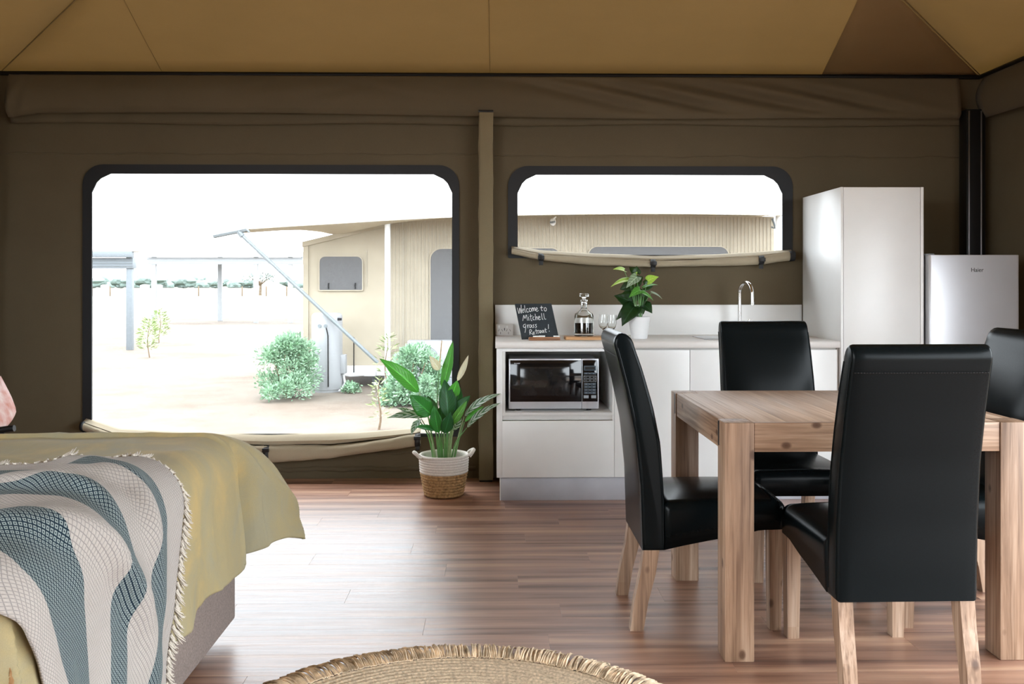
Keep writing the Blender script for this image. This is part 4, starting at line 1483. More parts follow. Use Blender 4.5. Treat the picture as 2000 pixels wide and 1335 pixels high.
# boards of the top, notched round the legs
nb = 9
xs = [-hw + .0265, -hw + LG + .0008] + [(-hw + LG) + (2 * hw - 2 * LG) * k / 7 for k in range(1, 7)] + [hw - LG - .0008, hw - .0265]
for k, (a, b) in enumerate(zip(xs, xs[1:])):
    edge = k == 0 or k == len(xs) - 2
    y0 = -hd + (LG + .0008 if edge else .0265)
    B('board', a + .0004, b - .0004, y0, -y0, TZ - .026, TZ - .0008, M_top, tb, bev=.0008)

# ------------------------------------------------------------------ dining chairs
W2c = .208
def rear_y(z): return float(np.interp(z, [.25, .283, .503, .68, .838, .962, 1.03], [-.238, -.239, -.246, -.264, -.297, -.329, -.350]))
def front_y(z): return float(np.interp(z, [.25, .44, .538, .643, .776, .897, 1.0, 1.03], [-.160, -.162, -.168, -.176, -.202, -.235, -.271, -.285]))
def make_chair():
    t = thing('dining_chair', '', 'chair')
    # backrest: side outline swept across the width
    zs_ = list(np.linspace(.279, .985, 20))
    rear = [(rear_y(z), z) for z in zs_]
    front = [(front_y(z), z) for z in zs_]
    cy, cz_ = (rear[-1][0] + front[-1][0]) / 2, .985
    rx = (front[-1][0] - rear[-1][0]) / 2
    cap = [(cy - rx * cos(a) - .007 * sin(a), cz_ + .046 * sin(a)) for a in np.linspace(.25, pi - .25, 9)]
    poly = rear + cap + front[::-1]
    bm = BM()
    prism(bm, poly, 'x', -W2c, W2c, bev=.011, seg=3, cuts=9)
    for v in bm.verts:
        v.co.x *= 1 - .035 * max(0, v.co.z - .5) / .5
        # soft padding on both faces
        if abs(v.co.x) < W2c * .9 and .33 < v.co.z < 1.0:
            q = (1 - (v.co.x / (W2c * .95)) ** 4) * sin(pi * min(1, max(0, (v.co.z - .28) / .75)))
            mid = (rear_y(v.co.z) + front_y(v.co.z)) / 2
            v.co.y += (.006 if v.co.y < mid else -.0) * -q + (.012 * q if v.co.y > mid else 0)
    bk = obj('backrest', bm, M_leather, t, True)
    # seams
    z_s = .952
    bm = BM()
    n = 46
    for i in range(n):
        x = -W2c * .93 + W2c * 1.86 * i / n
        tube(bm, [(x, rear_y(z_s) - .0068 + .002 * abs(x / W2c) ** 4 * 2, z_s), (x + W2c * 1.86 / n * .62, rear_y(z_s) - .0068 + .002 * abs(x / W2c) ** 4 * 2, z_s)], .0011, 4)
    obj('stitching', bm, M_stitch, bk)
    for sx in (-1, 1):
        for side in (rear_y, front_y):
            pts = []
            for z in np.linspace(.30, .98, 18):
                k = 1 - .035 * max(0, z - .5) / .5
                yy = side(z) + (.004 if side is rear_y else -.004)
                pts.append((sx * (W2c * k + .0003), yy + (.006 if side is rear_y else -.006), z))
            bm = BM(); tube(bm, pts, .0016, 5); obj('piping', bm, M_leather, bk, True)
    # seat: crowned cushion with an arched skirt
    ys = np.linspace(-.162, .262, 18)
    bot = [float(np.interp(y, [-.162, -.10, 0, .07, .17, .262], [.283, .297, .316, .327, .350, .352])) for y in ys]
    poly = [(y, b) for y, b in zip(ys, bot)] + [(.264, .40)] + [(y, .447) for y in ys[::-1]]
    bm = BM()
    prism(bm, poly, 'x', -W2c, W2c, bev=0, cuts=11)
    es = [e for e in bm.edges if e.calc_length() > 1e-6 and all(v.co.z > .44 for v in e.verts) and (all(abs(abs(v.co.x) - W2c) < 1e-4 for v in e.verts) or all(v.co.y > .255 for v in e.verts))]
    es += [e for e in bm.edges if all(v.co.y > .255 for v in e.verts) and all(abs(abs(v.co.x) - W2c) < 1e-4 for v in e.verts)]
    bmesh.ops.remove_doubles(bm, verts=bm.verts[:], dist=1e-5)
    es = [e for e in es if e.is_valid]
    bmesh.ops.bevel(bm, geom=list(set(es)), offset=.030, segments=4, affect='EDGES', profile=.5)
    for v in bm.verts:
        if v.co.z > .425:
            q = (1 - (v.co.x / W2c) ** 2) * (1 - ((v.co.y - .05) / .23) ** 2)
            v.co.z += .024 * max(0, q)
    obj('seat', bm, M_leather, t, 'all')
    # thin dust cover under the seat
    B('seat_base', -W2c + .02, W2c - .02, -.155, .245, .356, .376, M_dark, t, bev=.003)
    # legs
    for sx in (-1, 1):
        bm = BM()
        tt = bmesh.new()
        rings = []
        for (yc, z, wx, wy) in ((-.258, 0, .019, .023), (-.243, .10, .0205, .0245), (-.219, .20, .0215, .0265), (-.206, .29, .022, .027)):
            rings.append([tt.verts.new((sx * .180 + a * wx, yc + b * wy, z)) for a, b in ((-1, -1), (1, -1), (1, 1), (-1, 1))])
        for a, b in zip(rings, rings[1:]):
            for k in range(4): tt.faces.new((a[k], a[(k + 1) % 4], b[(k + 1) % 4], b[k]))
        tt.faces.new(rings[0]); tt.faces.new(rings[-1])
        merge(bm, tt)
        obj('leg', bm, M_wood['z'], t)
        bm = BM(); tt = bmesh.new(); rings = []
        for (z, w) in ((0, .0195), (.18, .0225), (.36, .024)):
            rings.append([tt.verts.new((sx * .180 + a * w, .225 + b * w, z)) for a, b in ((-1, -1), (1, -1), (1, 1), (-1, 1))])
        for a, b in zip(rings, rings[1:]):
            for k in range(4): tt.faces.new((a[k], a[(k + 1) % 4], b[(k + 1) % 4], b[k]))
        tt.faces.new(rings[0]); tt.faces.new(rings[-1])
        merge(bm, tt)
        obj('leg', bm, M_wood['z'], t)
    return t
def children(o): return [c for c in bpy.data.objects if c.parent is o]
def dup(src, parent=None):
    c = src.copy()
    COL.objects.link(c)
    c.parent = parent
    for ch in list(children(src)):
        dup(ch, c)
    return c
ch0 = make_chair()
GRP = 'black leather chairs around the dining table'
spots = [  # x, y, rotation (the chair faces +Y at 0), label
 (.747, 3.32, -90, 'black leather dining chair at the table end nearest the microwave, seen side on'),
 (1.192, 2.842, 0.8, 'black leather dining chair nearest the camera, its tall back hiding the table'),
 (1.237, 3.86, 180, 'black leather dining chair facing the camera between table and worktop'),
 (1.665, 3.33, 90, 'black leather dining chair across the table, mostly hidden, in front of the fridge')]
for i, (x, y, r, lab) in enumerate(spots):
    o = ch0 if i == 0 else dup(ch0)
    o.location = (x, y, 0)
    o.rotation_euler = (0, 0, radians(r))
    tag(o, lab, 'chair', GRP)

# ------------------------------------------------------------------ jute rug
RX, RY, RR = -.107, 2.235, .745
rg = thing('jute_rug', 'round braided jute rug with a shaggy looped border', 'rug', (RX, RY, 0))
A = []
core = RR - .085
nc = 30
for i in range(nc * 4 + 1):
    u = i / (nc * 4)
    r = .01 + (core - .01) * u
    z = .004 + .0055 * abs(sin(pi * u * nc))
    A.append([(r * cos(2 * pi * k / 120), r * sin(2 * pi * k / 120), z + .0010 * sin(k * 2.7 + i * 1.9)) for k in range(121)])
A.append([((core + .002) * cos(2 * pi * k / 120), (core + .002) * sin(2 * pi * k / 120), .0005) for k in range(121)])
grid_mesh('braided_centre', A, M_jute, rg)
bm = BM()
r2 = random.Random(3)
nf = 1150
for k in range(nf):
    a = 2 * pi * (k + r2.uniform(-.3, .3)) / nf
    if -.30 < sin(a): pass
    sk = r2.uniform(-.06, .06) + .05
    L0, L1 = core - .012, RR + r2.uniform(-.012, .010)
    hgt = r2.uniform(.014, .024)
    pts = []
    for q in range(5):
        u = q / 4
        rr_ = L0 + (L1 - L0) * u
        aa = a + sk * u * .4
        pts.append((rr_ * cos(aa), rr_ * sin(aa), .006 + hgt * sin(pi * (.12 + .80 * u))))
    tube(bm, pts, [.0026, .0033, .0033, .0030, .0022], 4)
obj('looped_border', bm, M_jute_fr, rg, True, kind='stuff')

# ------------------------------------------------------------------ bed
BX0, BX1, BY0, BY1 = -2.98, -.895, 1.60, 3.13
bed = thing('bed', 'upholstered divan bed base with mattress standing on the plank floor', 'bed', ((BX0 + BX1) / 2, (BY0 + BY1) / 2, 0))
bl = bed.location
def BB(name, x0, x1, y0, y1, z0, z1, mat, bev=.01, seg=3): return B(name, x0 - bl.x, x1 - bl.x, y0 - bl.y, y1 - bl.y, z0, z1, mat, bed, bev=bev, seg=seg)
BB('divan_base', BX0, BX1, BY0, BY1, .05, .37, M_upholstery, .012)
BB('mattress', BX0 + .01, BX1 - .015, BY0 + .01, BY1 - .01, .37, .655, M_sheet, .05, 4)
for x in (BX0 + .15, BX1 - .12):
    for y in (BY0 + .12, BY1 - .12):
        bm = BM(); lathe(bm, [(0, 0), (.025, 0), (.03, .05), (0, .05)], 16, (x - bl.x, y - bl.y, 0)); obj('foot', bm, M_dark, bed, True)
# duvet surface: sheet coordinates (s along the bed, t across)
ZD = .700
RD = .12
S0, T0, T1 = BX1 - .085, BY0 + .07, BY1 - .12     # where the top starts to round
def edge_fn(o, flare, RD=RD):
    """arc length past the start of the rounding -> horizontal, drop"""
    q = np.clip(o, 0, RD * pi / 2)
    h = RD * np.sin(q / RD); d_ = RD * (1 - np.cos(q / RD))
    e = np.maximum(0, o - RD * pi / 2)
    return h + e * flare, d_ + e * np.sqrt(np.maximum(.02, 1 - flare * flare))
def duvet_pt(s, t, plain=False):
    s = np.asarray(s, float); t = np.asarray(t, float)
    du = np.maximum(0, s - S0)
    dvf = np.maximum(0, t - T1)
    dvn = np.maximum(0, T0 - t)
    dv = np.maximum(dvf, dvn)
    sg = np.where(dvf > 0, 1.0, -1.0)
    rho = (du ** 3 + dv ** 3 + 1e-12) ** (1 / 3)
    phi = np.arctan2(dv, du + 1e-9)             # 0 foot face, pi/2 side face
    cornerness = np.sin(2 * phi) ** 2
    cornerness = np.where((du > 0) & (dv > 0), cornerness, 0)
    far_c = np.where(dvf > 0, 1.0, .35)
    horn = np.exp(-((phi - radians(50)) / radians(25)) ** 2) * np.where((du > 0) & (dvf > 0), 1, 0)
    crease = np.exp(-((phi - radians(15)) / radians(7)) ** 2) * np.where((du > 0) & (dvf > 0), 1, 0)
    flare = .05 + .25 * horn * far_c + .05 * cornerness - .06 * crease
    # gentle pleats down the foot and side
    tail = np.maximum(0, rho - .10)
    flare = flare + .09 * np.sin(t * 13 + 1.2) * (1 - cornerness) * np.minimum(1, tail * 3) * .6
    h, d_ = edge_fn(rho, np.clip(flare, -.02, .8), RD + .225 * horn)
    crease2 = np.exp(-((phi - radians(30)) / radians(5)) ** 2) * np.where((du > 0) & (dvf > 0), 1, 0)
    h = h - (.085 * crease + .035 * crease2) * np.minimum(1, tail * 5)
    h = h + .008 * np.sin(phi * 15 + 1) * cornerness * np.minimum(1, tail * 4)
    x = np.minimum(s, S0) + h * np.cos(phi) * (rho > 1e-3)
    yb = np.clip(t, T0, T1)
    y = yb + sg * h * np.sin(phi) * (rho > 1e-3)
    top = np.exp(-(rho / .15) ** 2)
    z = ZD - d_ + (.010 * vnoise(s * 2.3, t * 2.7, 1) + .004 * vnoise(s * 7, t * 9, 2)) * top
    # softly sinks to its edges
    z = z - .012 * np.exp(-((T1 - t) / .12) ** 2) * (dv <= 0)
    if plain:
        return np.stack([x, y, z], -1)
    # wrinkles
    rid = lambda q: 1 - np.abs(np.sin(q))
    x = x + .004 * vnoise(t * 14, d_ * 9, 5) * np.minimum(1, d_ * 5)
    x = x + (.018 * rid(t * 9 + 1.2 * d_ + .5 * np.sin(d_ * 9)) ** 3 + .008 * rid(t * 17 - 2.5 * d_) ** 3) * np.minimum(1, d_ * 4) * (1 - cornerness)
    fold = (rid(phi * 5.2 + .9 * np.sin(rho * 9)) ** 2 * .040 + rid(phi * 9.5 + 1 + rho * 2) ** 2 * .010) * cornerness * np.minimum(1, rho * 3)
    x = x + fold * np.cos(phi); y = y + fold * np.sin(phi)
    z = z - .125 * np.exp(-((phi - radians(63)) / radians(11)) ** 2) * np.clip(rho / .55, 0, 1.1) ** 2 * np.where((du > 0) & (dvf > 0), 1, 0)
    z = z - .05 * np.exp(-((phi - radians(76)) / radians(12)) ** 2) * np.clip(rho / .55, 0, 1.1) ** 2 * np.where((du > 0) & (dvf > 0), 1, 0)
    z = z + .007 * rid(s * 5 + t * 7 + 1.5 * np.sin(s * 3)) ** 4 * top + .005 * rid(s * 9 - t * 6) ** 4 * top
    return np.stack([x, y, z], -1)
ns, nt_ = 130, 130
LF, LS = .50, .46
ss_ = np.concatenate([np.linspace(BX0 + .25, S0 - .02, 50), np.linspace(S0, S0 + LF, 81)])[::-1]
tt_ = np.concatenate([np.linspace(T0 - .44, T0, 36), np.linspace(T0 + .03, T1 - .03, 50), np.linspace(T1, T1 + LS, 100)])
Sg, Tg = np.meshgrid(ss_, tt_, indexing='ij')
Dv = duvet_pt(Sg, Tg)
dv = grid_mesh('duvet', Dv, [M_duvet, M_duvet_under])
md = dv.modifiers.new('thickness', 'SOLIDIFY'); md.thickness = .012; md.offset = -1; md.material_offset = 1; md.material_offset_rim = 0
tag(dv, 'faded olive and mustard cotton duvet hanging over the foot of the bed', 'duvet')

# throw
lines = [  # ridge lines in the image, amplitude, width (positive side has the crest)
 ([(-60, 1056), (45, 1054), (120, 1062), (180, 1092), (222, 1160), (246, 1240), (258, 1340), (262, 1400)], .050, 22),
 ([(90, 962), (160, 953), (230, 953), (254, 985), (268, 1045), (278, 1130), (284, 1240)], .032, 14),
 ([(-40, 975), (30, 968), (80, 972), (130, 968), (180, 985), (205, 1020)], .034, 12),
 ([(20, 905), (120, 918), (215, 938)], .020, 10),
 ([(-40, 1130), (10, 1150), (30, 1220), (80, 1310)], .008, 18),
]
def throw_pts(na=150, nb_=110):
    WB = .93
    TB1 = 2.50
    aa = np.linspace(-1.25, .60, na)       # along: from the middle of the bed over its foot
    bb = np.linspace(0, WB, nb_)            # across: from the tasselled far edge towards the camera
    Aa, Bb = np.meshgrid(aa, bb, indexing='ij')
    du = np.maximum(0, Aa)
    s = S0 + Aa
    t = TB1 - Bb * (1 - .8 * np.maximum(0, du - .10) * ssm(.4, .9, Bb)) - .40 * du * np.exp(-Bb / .9) - .13 * ssm(.0, .35, -Aa) * np.exp(-Bb * 2.2) + .015 * np.sin(Aa * 9 + 1) * np.exp(-Bb * 2)
    Pn = duvet_pt(s, t, True)
    e = 1e-3
    n1 = duvet_pt(s + e, t, True) - Pn; n2 = duvet_pt(s, t + e, True) - Pn
    Nn = np.cross(n1, n2); Nn /= np.linalg.norm(Nn, axis=-1, keepdims=True) + 1e-12
    r = Pn[..., 0] * cos(YAW) - Pn[..., 1] * sin(YAW)
    d_ = Pn[..., 0] * sin(YAW) + Pn[..., 1] * cos(YAW)
    px = 1000 + F * r / d_; py = HY - F * (Pn[..., 2] - CAMH) / d_
    disp = np.full(px.shape, .022)
    for pl, amp, wd in lines:
        best = np.full(px.shape, 1e9); sd = np.zeros(px.shape); end = np.zeros(px.shape)
        q = [np.array(p) for p in spline(pl, 24)]
        for i, (p0, p1) in enumerate(zip(q, q[1:])):
            dx, dy = p1 - p0
            L2 = dx * dx + dy * dy
            u = np.clip(((px - p0[0]) * dx + (py - p0[1]) * dy) / L2, 0, 1)
            ex_, ey_ = px - p0[0] - u * dx, py - p0[1] - u * dy
            dd_ = np.hypot(ex_, ey_)
            sgn = np.sign(dx * (py - p0[1]) - dy * (px - p0[0]))
            m = dd_ < best
            best = np.where(m, dd_, best); sd = np.where(m, sgn * dd_, sd); end = np.where(m, (i + u) / 24, end)
        taper = np.sin(pi * np.clip(end, .02, .98)) ** .5
        # gentle rise on the upper side, sharp fall on the lower
        prof = np.where(sd < 0, np.exp(-(sd / (wd * 1.6)) ** 2), np.exp(-(sd / (wd * .55)) ** 2))
        disp = disp + amp * prof * taper
    disp = disp + .0045 * (vnoise(Aa * 11, Bb * 9, 3) + 1) + .003 * (vnoise(Aa * 25, Bb * 20, 8))
    for _ in range(4):
        q_ = np.pad(disp, 1, mode='edge')
        disp = (q_[1:-1, 1:-1] * 2 + q_[:-2, 1:-1] + q_[2:, 1:-1] + q_[1:-1, :-2] + q_[1:-1, 2:]) / 6
    out = Pn + Nn * disp[..., None] * np.where(Nn[..., 2:3] < -.5, -1, 1)
    return out, np.stack([Aa, Bb], -1), Nn
TP, TUV, TN = throw_pts()
th = thing('throw_blanket', 'cream woven throw with navy diamond stripes and tassels over the bed foot', 'blanket', (-1.0, 2.1, .70))
grid_mesh('woven_cloth', TP - np.array(th.location), M_throw, th, uv=TUV, thick=.005)
# tassels along the far edge
r3 = random.Random(11)
protos = []
def tassel_mesh(seed):
    rr_ = random.Random(seed)
    bm = BM()
    ln = .052
    for k in range(7):
        a = 2 * pi * k / 7 + rr_.uniform(-.3, .3)
        pts = []
        for q in range(6):
            u = q / 5
            sp = .0022 + .0065 * u * u + rr_.uniform(-.001, .001)
            aa = a + u * 3.2
            pts.append((cos(aa) * sp, sin(aa) * sp, -ln * u * rr_.uniform(.9, 1.08)))
        tube(bm, pts, [.0024, .0026, .0025, .0022, .0018, .001], 5)
    bmesh.ops.recalc_face_normals(bm, faces=bm.faces[:])
    me = bpy.data.meshes.new('tassel'); bm.to_mesh(me); bm.free()
    me.materials.append(M_cream)
    me.polygons.foreach_set('use_smooth', [True] * len(me.polygons))
    return me
tm = [tassel_mesh(k) for k in range(4)]
edge = TP[:, 0, :]
seg = np.concatenate([[0], np.cumsum(np.linalg.norm(np.diff(edge, axis=0), axis=1))])
step = .021
k = 0
pos = .012
while pos < seg[-1]:
    p = np.array([np.interp(pos, seg, edge[:, c]) for c in range(3)])
    i = int(np.clip(np.searchsorted(seg, pos), 1, len(edge) - 2))
    inward = TP[i, 0] - TP[i, 2]
    tg = edge[i + 1] - edge[i - 1]; tg /= np.linalg.norm(tg)
    out = Vector(inward).normalized()
    hang = max(0, min(1, -tg[2] * 1.2))
    dirn = (out * (1.0 - .35 * hang) + Vector((.10 * hang, 0, -1.0 * hang - .12)) + Vector((r3.uniform(-.22, .22), r3.uniform(-.15, .15), r3.uniform(-.1, .1)))).normalized()
    o = bpy.data.objects.new('tassel', tm[k % 4])
    link(o, th)
    o.location = Vector(p) - th.location
    o.rotation_mode = 'QUATERNION'
    o.rotation_quaternion = Vector((0, 0, -1)).rotation_difference(dirn)
    o.scale = (1, 1, r3.uniform(.8, 1.2))
    pos += step * r3.uniform(.8, 1.2)
    k += 1

# ------------------------------------------------------------------ armchair peeping in behind the bed
ac = thing('lounge_chair', 'metal framed lounge chair with a mottled hide seat behind the bed', 'chair', (P(-70, 0, 4.3)[0], 4.3, 0))
l = ac.location
def AV(px, py, Y): return P3(px, py, Y) - l
tip = AV(26, 836, 4.05)
for sy in (0, .5):
    b0 = Vector((tip.x - sy * .7, tip.y + sy, tip.z)); b1 = AV(-180, 862, 4.05) + Vector((0, sy, 0))
    bm = BM(); tube(bm, [tuple(b1), tuple(b0)], .0125, 12); arm = obj('arm_rail', bm, M_chrome, ac, True)
    bm = BM(); tube(bm, [tuple(b0.lerp(b1, .12)), tuple(b0.lerp(b1, -.01))], .0145, 12); obj('rubber_end', bm, M_blackmetal, arm, True)
    bm = BM(); tube(bm, [tuple(b0.lerp(b1, .10)), (b0.x - .12, b0.y, .20), (b0.x - .18, b0.y, .012)], .011, 10); obj('leg', bm, M_blackmetal, ac, True)
    bm = BM(); tube(bm, [tuple(b0.lerp(b1, .9)), (b1.x + .1, b1.y, .20), (b1.x + .16, b1.y, .012)], .011, 10); obj('leg', bm, M_blackmetal, ac, True)
M_hide = plain('mottled_hide', (.5, .3, .22), .8, noise=.9, nscale=14)
hd_n = M_hide.node_tree
for n_ in hd_n.nodes:
    if n_.type == 'VALTORGB':
        n_.color_ramp.elements[0].color = (*srgb(176, 104, 84), 1); n_.color_ramp.elements[1].color = (*srgb(206, 190, 186), 1)
A = []
for j in range(15):
    v = j / 14
    c = [AV(-170, 880, 4.3), AV(-60, 870, 4.3), AV(-16, 848, 4.3), AV(-20, 815, 4.3), AV(-45, 765, 4.3)]
    q = spline([(p.x, p.y, p.z) for p in c], 14)[j]
    A.append([(q[0] - .03 * (2 * i / 12 - 1) ** 2, q[1] - .22 + .48 * i / 12, q[2] + .05 * (2 * i / 12 - 1) ** 2) for i in range(13)])
grid_mesh('hide_seat', A, M_hide, ac, thick=.03)

# ------------------------------------------------------------------ outside: the neighbouring tent
YN = 16.0
nb = thing('neighbour_tent', 'beige safari tent with lean-to bathroom end seen through the wide window', 'tent', (P(900, 0, YN)[0], YN, GZ))
nl = nb.location
V = lambda px, py, Y=YN: P3(px, py, Y) - nl
def plate(name, pts, Y, th, mat, parent, holes=()):
    """outline of image points on the plane Y"""
    o = flat(name, [(V(*p, Y).x, V(*p, Y).z) for p in pts], [[(V(*p, Y).x, V(*p, Y).z) for p in h] for h in holes], Y - nl.y + th / 2, th, mat, parent)
    return o
zb = 716
# lean-to end: a closed box with sloping top
def body(name, pts, depth, mat):
    bm = BM()
    f = [bm.verts.new(V(*p)) for p in pts]
    bk_ = [bm.verts.new(v.co + Vector((0, depth, 0))) for v in f]
    bm.faces.new(f); bm.faces.new(bk_[::-1])
    for k in range(len(f)):
        k2 = (k + 1) % len(f)
        bm.faces.new((f[k], f[k2], bk_[k2], bk_[k]))
    return obj(name, bm, mat, nb)
body('lean_to_wall', [(592, zb), (592, 474), (757, 436), (757, zb)], 2.4, M_tent)
mwall = body('long_wall', [(757.2, zb), (757.2, 431), (1000, 423), (1270, 419), (1512, 423), (1512, zb)], 5.0, M_tent)
# thin ribs added on the long wall to imitate the insect screen's moire
bm = BM()
px = 764.0
while px < 1509:
    a, b = V(px, zb, YN - .012), V(px + 1.6, zb, YN - .012)
    ztp = V(px, np.interp(px, [757, 1000, 1270, 1512], [434, 426, 422, 426]), YN).z
    box(bm, a.x, b.x, -.014, .0, a.z + .02, ztp)
    px += 7.2
o = obj('moire_rib', bm, M_tent_w, nb, kind='stuff')
# trims on the lean-to
def bar(name, p, q, r, mat, Y, parent=nb, n=8):
    bm = BM(); tube(bm, [V(*p, Y), V(*q, Y)], r, n); return obj(name, bm, mat, parent, True)
plate('corner_trim', [(592, zb), (592, 476), (602, 474), (602, zb)], YN - .03, .03, M_tent, nb)
plate('roof_edge_trim', [(590, 482), (590, 472), (760, 431), (760, 441)], YN - .05, .05, M_tent, nb)
plate('wall_seam', [(787, zb), (787, 450), (789, 450), (789, zb)], YN - .02, .02, M_tent_w, nb)
plate('wall_seam', [(716, 560), (716, 489), (717.5, 489), (717.5, 560)], YN - .01, .01, M_tent_w, nb)
def mwin(x0, x1, y0, y1, r, parent, label=None, rb=2):
    a, b = V(x0, y1), V(x1, y0)
    s = (b.x - a.x) / (x1 - x0)
    o = flat('window', rrect(a.x, b.x, a.z, b.z, r * s, 6, r_bottom=rb * s), [], -.03, .02, M_meshwin, parent)
    fo = rrect(a.x - 2 * s, b.x + 2 * s, a.z - 2 * s, b.z + 2 * s, (r + 1.5) * s, 6, r_bottom=(rb + 1) * s)
    flat('window_hem', fo, [rrect(a.x, b.x, a.z, b.z, r * s, 6, r_bottom=rb * s)], -.03, .03, M_tent, o)
    return o
w = mwin(625, 708, 501, 566, 11, nb)
for px in (642, 694):
    bm = BM(); tube(bm, [V(px, 552, YN - .06), V(px - 1, 558, YN - .06), V(px, 564, YN - .06)], .012, 6); obj('tie_strap', bm, M_strap, w, True)
mwin(841, 925, 486, 668, 22, nb)
mwin(1000, 1093, 485, 600, 16, nb)
mwin(1149, 1422, 482, 600, 18, nb)
# bearer and stumps
plate('bearer', [(604, 733), (604, 714), (1512, 714), (1512, 733)], YN - .04, .10, M_paint, nb)
for px in (610, 668, 735, 800, 900, 1010, 1120, 1250, 1380, 1500):
    a = V(px, 733, YN + .2)
    B('stump', a.x - .06, a.x + .06, .1, .22, 0, a.z + .12, M_galv, nb, bev=.006)
# fly roof and its awning corner
A = []
front = [(470, 449), (560, 443), (660, 437), (757, 431), (880, 425), (1011, 421), (1270, 418), (1530, 421)]
rear = [(476, 449.5), (560, 447.5), (620, 452), (668, 457), (760, 434), (1011, 419), (1270, 416), (1525, 419)]
fi = spline(front, 40); ri = spline(rear, 40)
for k in range(41):
    a = V(fi[k][0], fi[k][1], 15.0); b = V(ri[k][0], ri[k][1], 16.0)
    rowp = [a.lerp(b, u / 6) - Vector((0, 0, .05 * sin(pi * u / 6) * (0 if k > 20 else 1 - k / 20))) for u in range(7)]
    back = b + Vector((0, 2.6, .12 if k > 16 else .10))
    A.append(rowp + ([back] if k >= 15 else [b + Vector((0, .02, 0))]))
grid_mesh('fly_roof', A, M_tent_w, nb, thick=.012, smooth=True)
bar('eave_pole', (417, 460), (482, 447), .045, M_galv, 15.0)
bm = BM(); tube(bm, [V(480, 447, 15), V(487, 453, 15)], .02, 8); obj('pole_hook', bm, M_galv, nb, True)
bar('strut', (469, 456), (738, 708), .030, M_galv, 15.0)
bm = BM(); tube(bm, [V(466, 452, 15), V(474, 461, 15)], .045, 8); obj('strut_bracket', bm, M_galv, nb, True)
bm = BM(); tube(bm, [V(419, 459, 15), V(392, 466, 14.9)], .006, 5); obj('guy_rope', bm, M_tent_w, nb, True)
a = V(757, 429, 15.4)
bm = BM(); tube(bm, [(a.x, a.y, a.z), (a.x, a.y, 0)], .05, 12); obj('awning_pole', bm, M_paint, nb, True)
bm = BM(); tube(bm, [V(745, 437, 15.4), V(757, 432, 15.4), V(778, 431, 15.4)], .03, 8); obj('pole_bracket', bm, M_galv, nb, True)
a = V(1521, 421, 15.3)
bm = BM(); tube(bm, [(a.x, a.y, a.z), (a.x, a.y, 0)], .055, 12); obj('awning_pole', bm, M_paint, nb, True)
bm = BM(); tube(bm, [V(1508, 426, 15.4), V(1512, 436, 15.4), V(1514, 446, 15.4), V(1507, 443, 15.4)], .02, 8); obj('pole_bracket', bm, M_galv, nb, True)
# wall lamp
lp = thing('flood_lamp', 'white flood lamp under the eave seen through the kitchen window', 'lamp', P3(1080, 433, 15.86))
bm = BM()
bmesh.ops.create_icosphere(bm, subdivisions=2, radius=.055)
for v in bm.verts: v.co.z *= 1.35
obj('lamp_head', bm, M_paint, lp, True)
bm = BM(); tube(bm, [(.0, -.03, .05), (.045, -.02, .08), (.05, .06, .10)], .014, 8); obj('bracket', bm, M_paint, lp, True)
bm = BM(); tube(bm, [(-.045, -.02, -.01), (.0, -.062, -.01), (.03, -.05, .0)], .02, 8); obj('sensor', bm, M_galv, lp, True)

# hot water cylinder
YH = 15.3
hwp = thing('water_heater', 'white upright hot water cylinder beside the tent lean-to', 'water heater', (P(639, 0, YH)[0], YH, GZ))
hz = P(639, 611, YH)[1] - GZ
hr = 29.5 / F * YH
bm = BM(); lathe(bm, [(0, 0), (hr * .97, 0), (hr * .97, .04), (hr, .045), (hr, hz - .06), (hr * .97, hz - .03), (hr * .85, hz), (0, hz + .01)], 36)
obj('tank', bm, M_tank, hwp, True)
hloc = hwp.location
for px in (624, 636):
    q = P3(px, 636, YH - hr) - hloc
    bm = BM(); tube(bm, [(q.x, -hr - .02, q.z), (q.x, -hr + .06, q.z)], .028, 12); obj('valve_port', bm, M_galv, hwp, True)
q0, q1 = P3(638, 640, YH - hr) - hloc, P3(641, 655, YH - hr) - hloc
bm = BM(); tube(bm, [(q0.x, -hr - .03, q0.z), (q1.x, -hr - .02, q1.z), (q1.x + .003, -hr - .012, .10)], .010, 7); obj('cable', bm, M_blackmetal, hwp, True)
q = P3(662, 623, YH - hr * .7) - hloc
o = B('badge', q.x - .035, q.x + .045, -hr * .62, -hr * .60, q.z - .022, q.z + .022, M_ink, hwp, bev=.002); o.rotation_euler = (0, 0, 0)
B('junction_box', hr - .02, hr + .07, -.1, .06, .30, .62, M_tank, hwp, bev=.01)
bm = BM(); tube(bm, [(hr + .02, -.02, .30), (hr + .05, -.04, .14), (hr + .0, -.05, .05), (hr - .05, -.12, .015)], .018, 8); obj('drain_pipe', bm, M_paint, hwp, True)
# services box under the lean-to
bx = thing('services_box', 'small white services box hanging under the tent lean-to', 'box', P3(723, 728, 15.8))
bx.location.y = 15.8
B('box', -.10, .10, -.08, .1, -.05, .055, M_paint, bx, bev=.01)
bm = BM(); tube(bm, [(-.1, -.02, -.03), (-.35, 0, -.05), (-.6, .05, .0)], .02, 8); obj('pipe', bm, M_paint, bx, True)
bm = BM(); tube(bm, [(-.30, .1, .0), (-.30, .1, .62)], .010, 6); obj('cable', bm, M_blackmetal, bx, True)
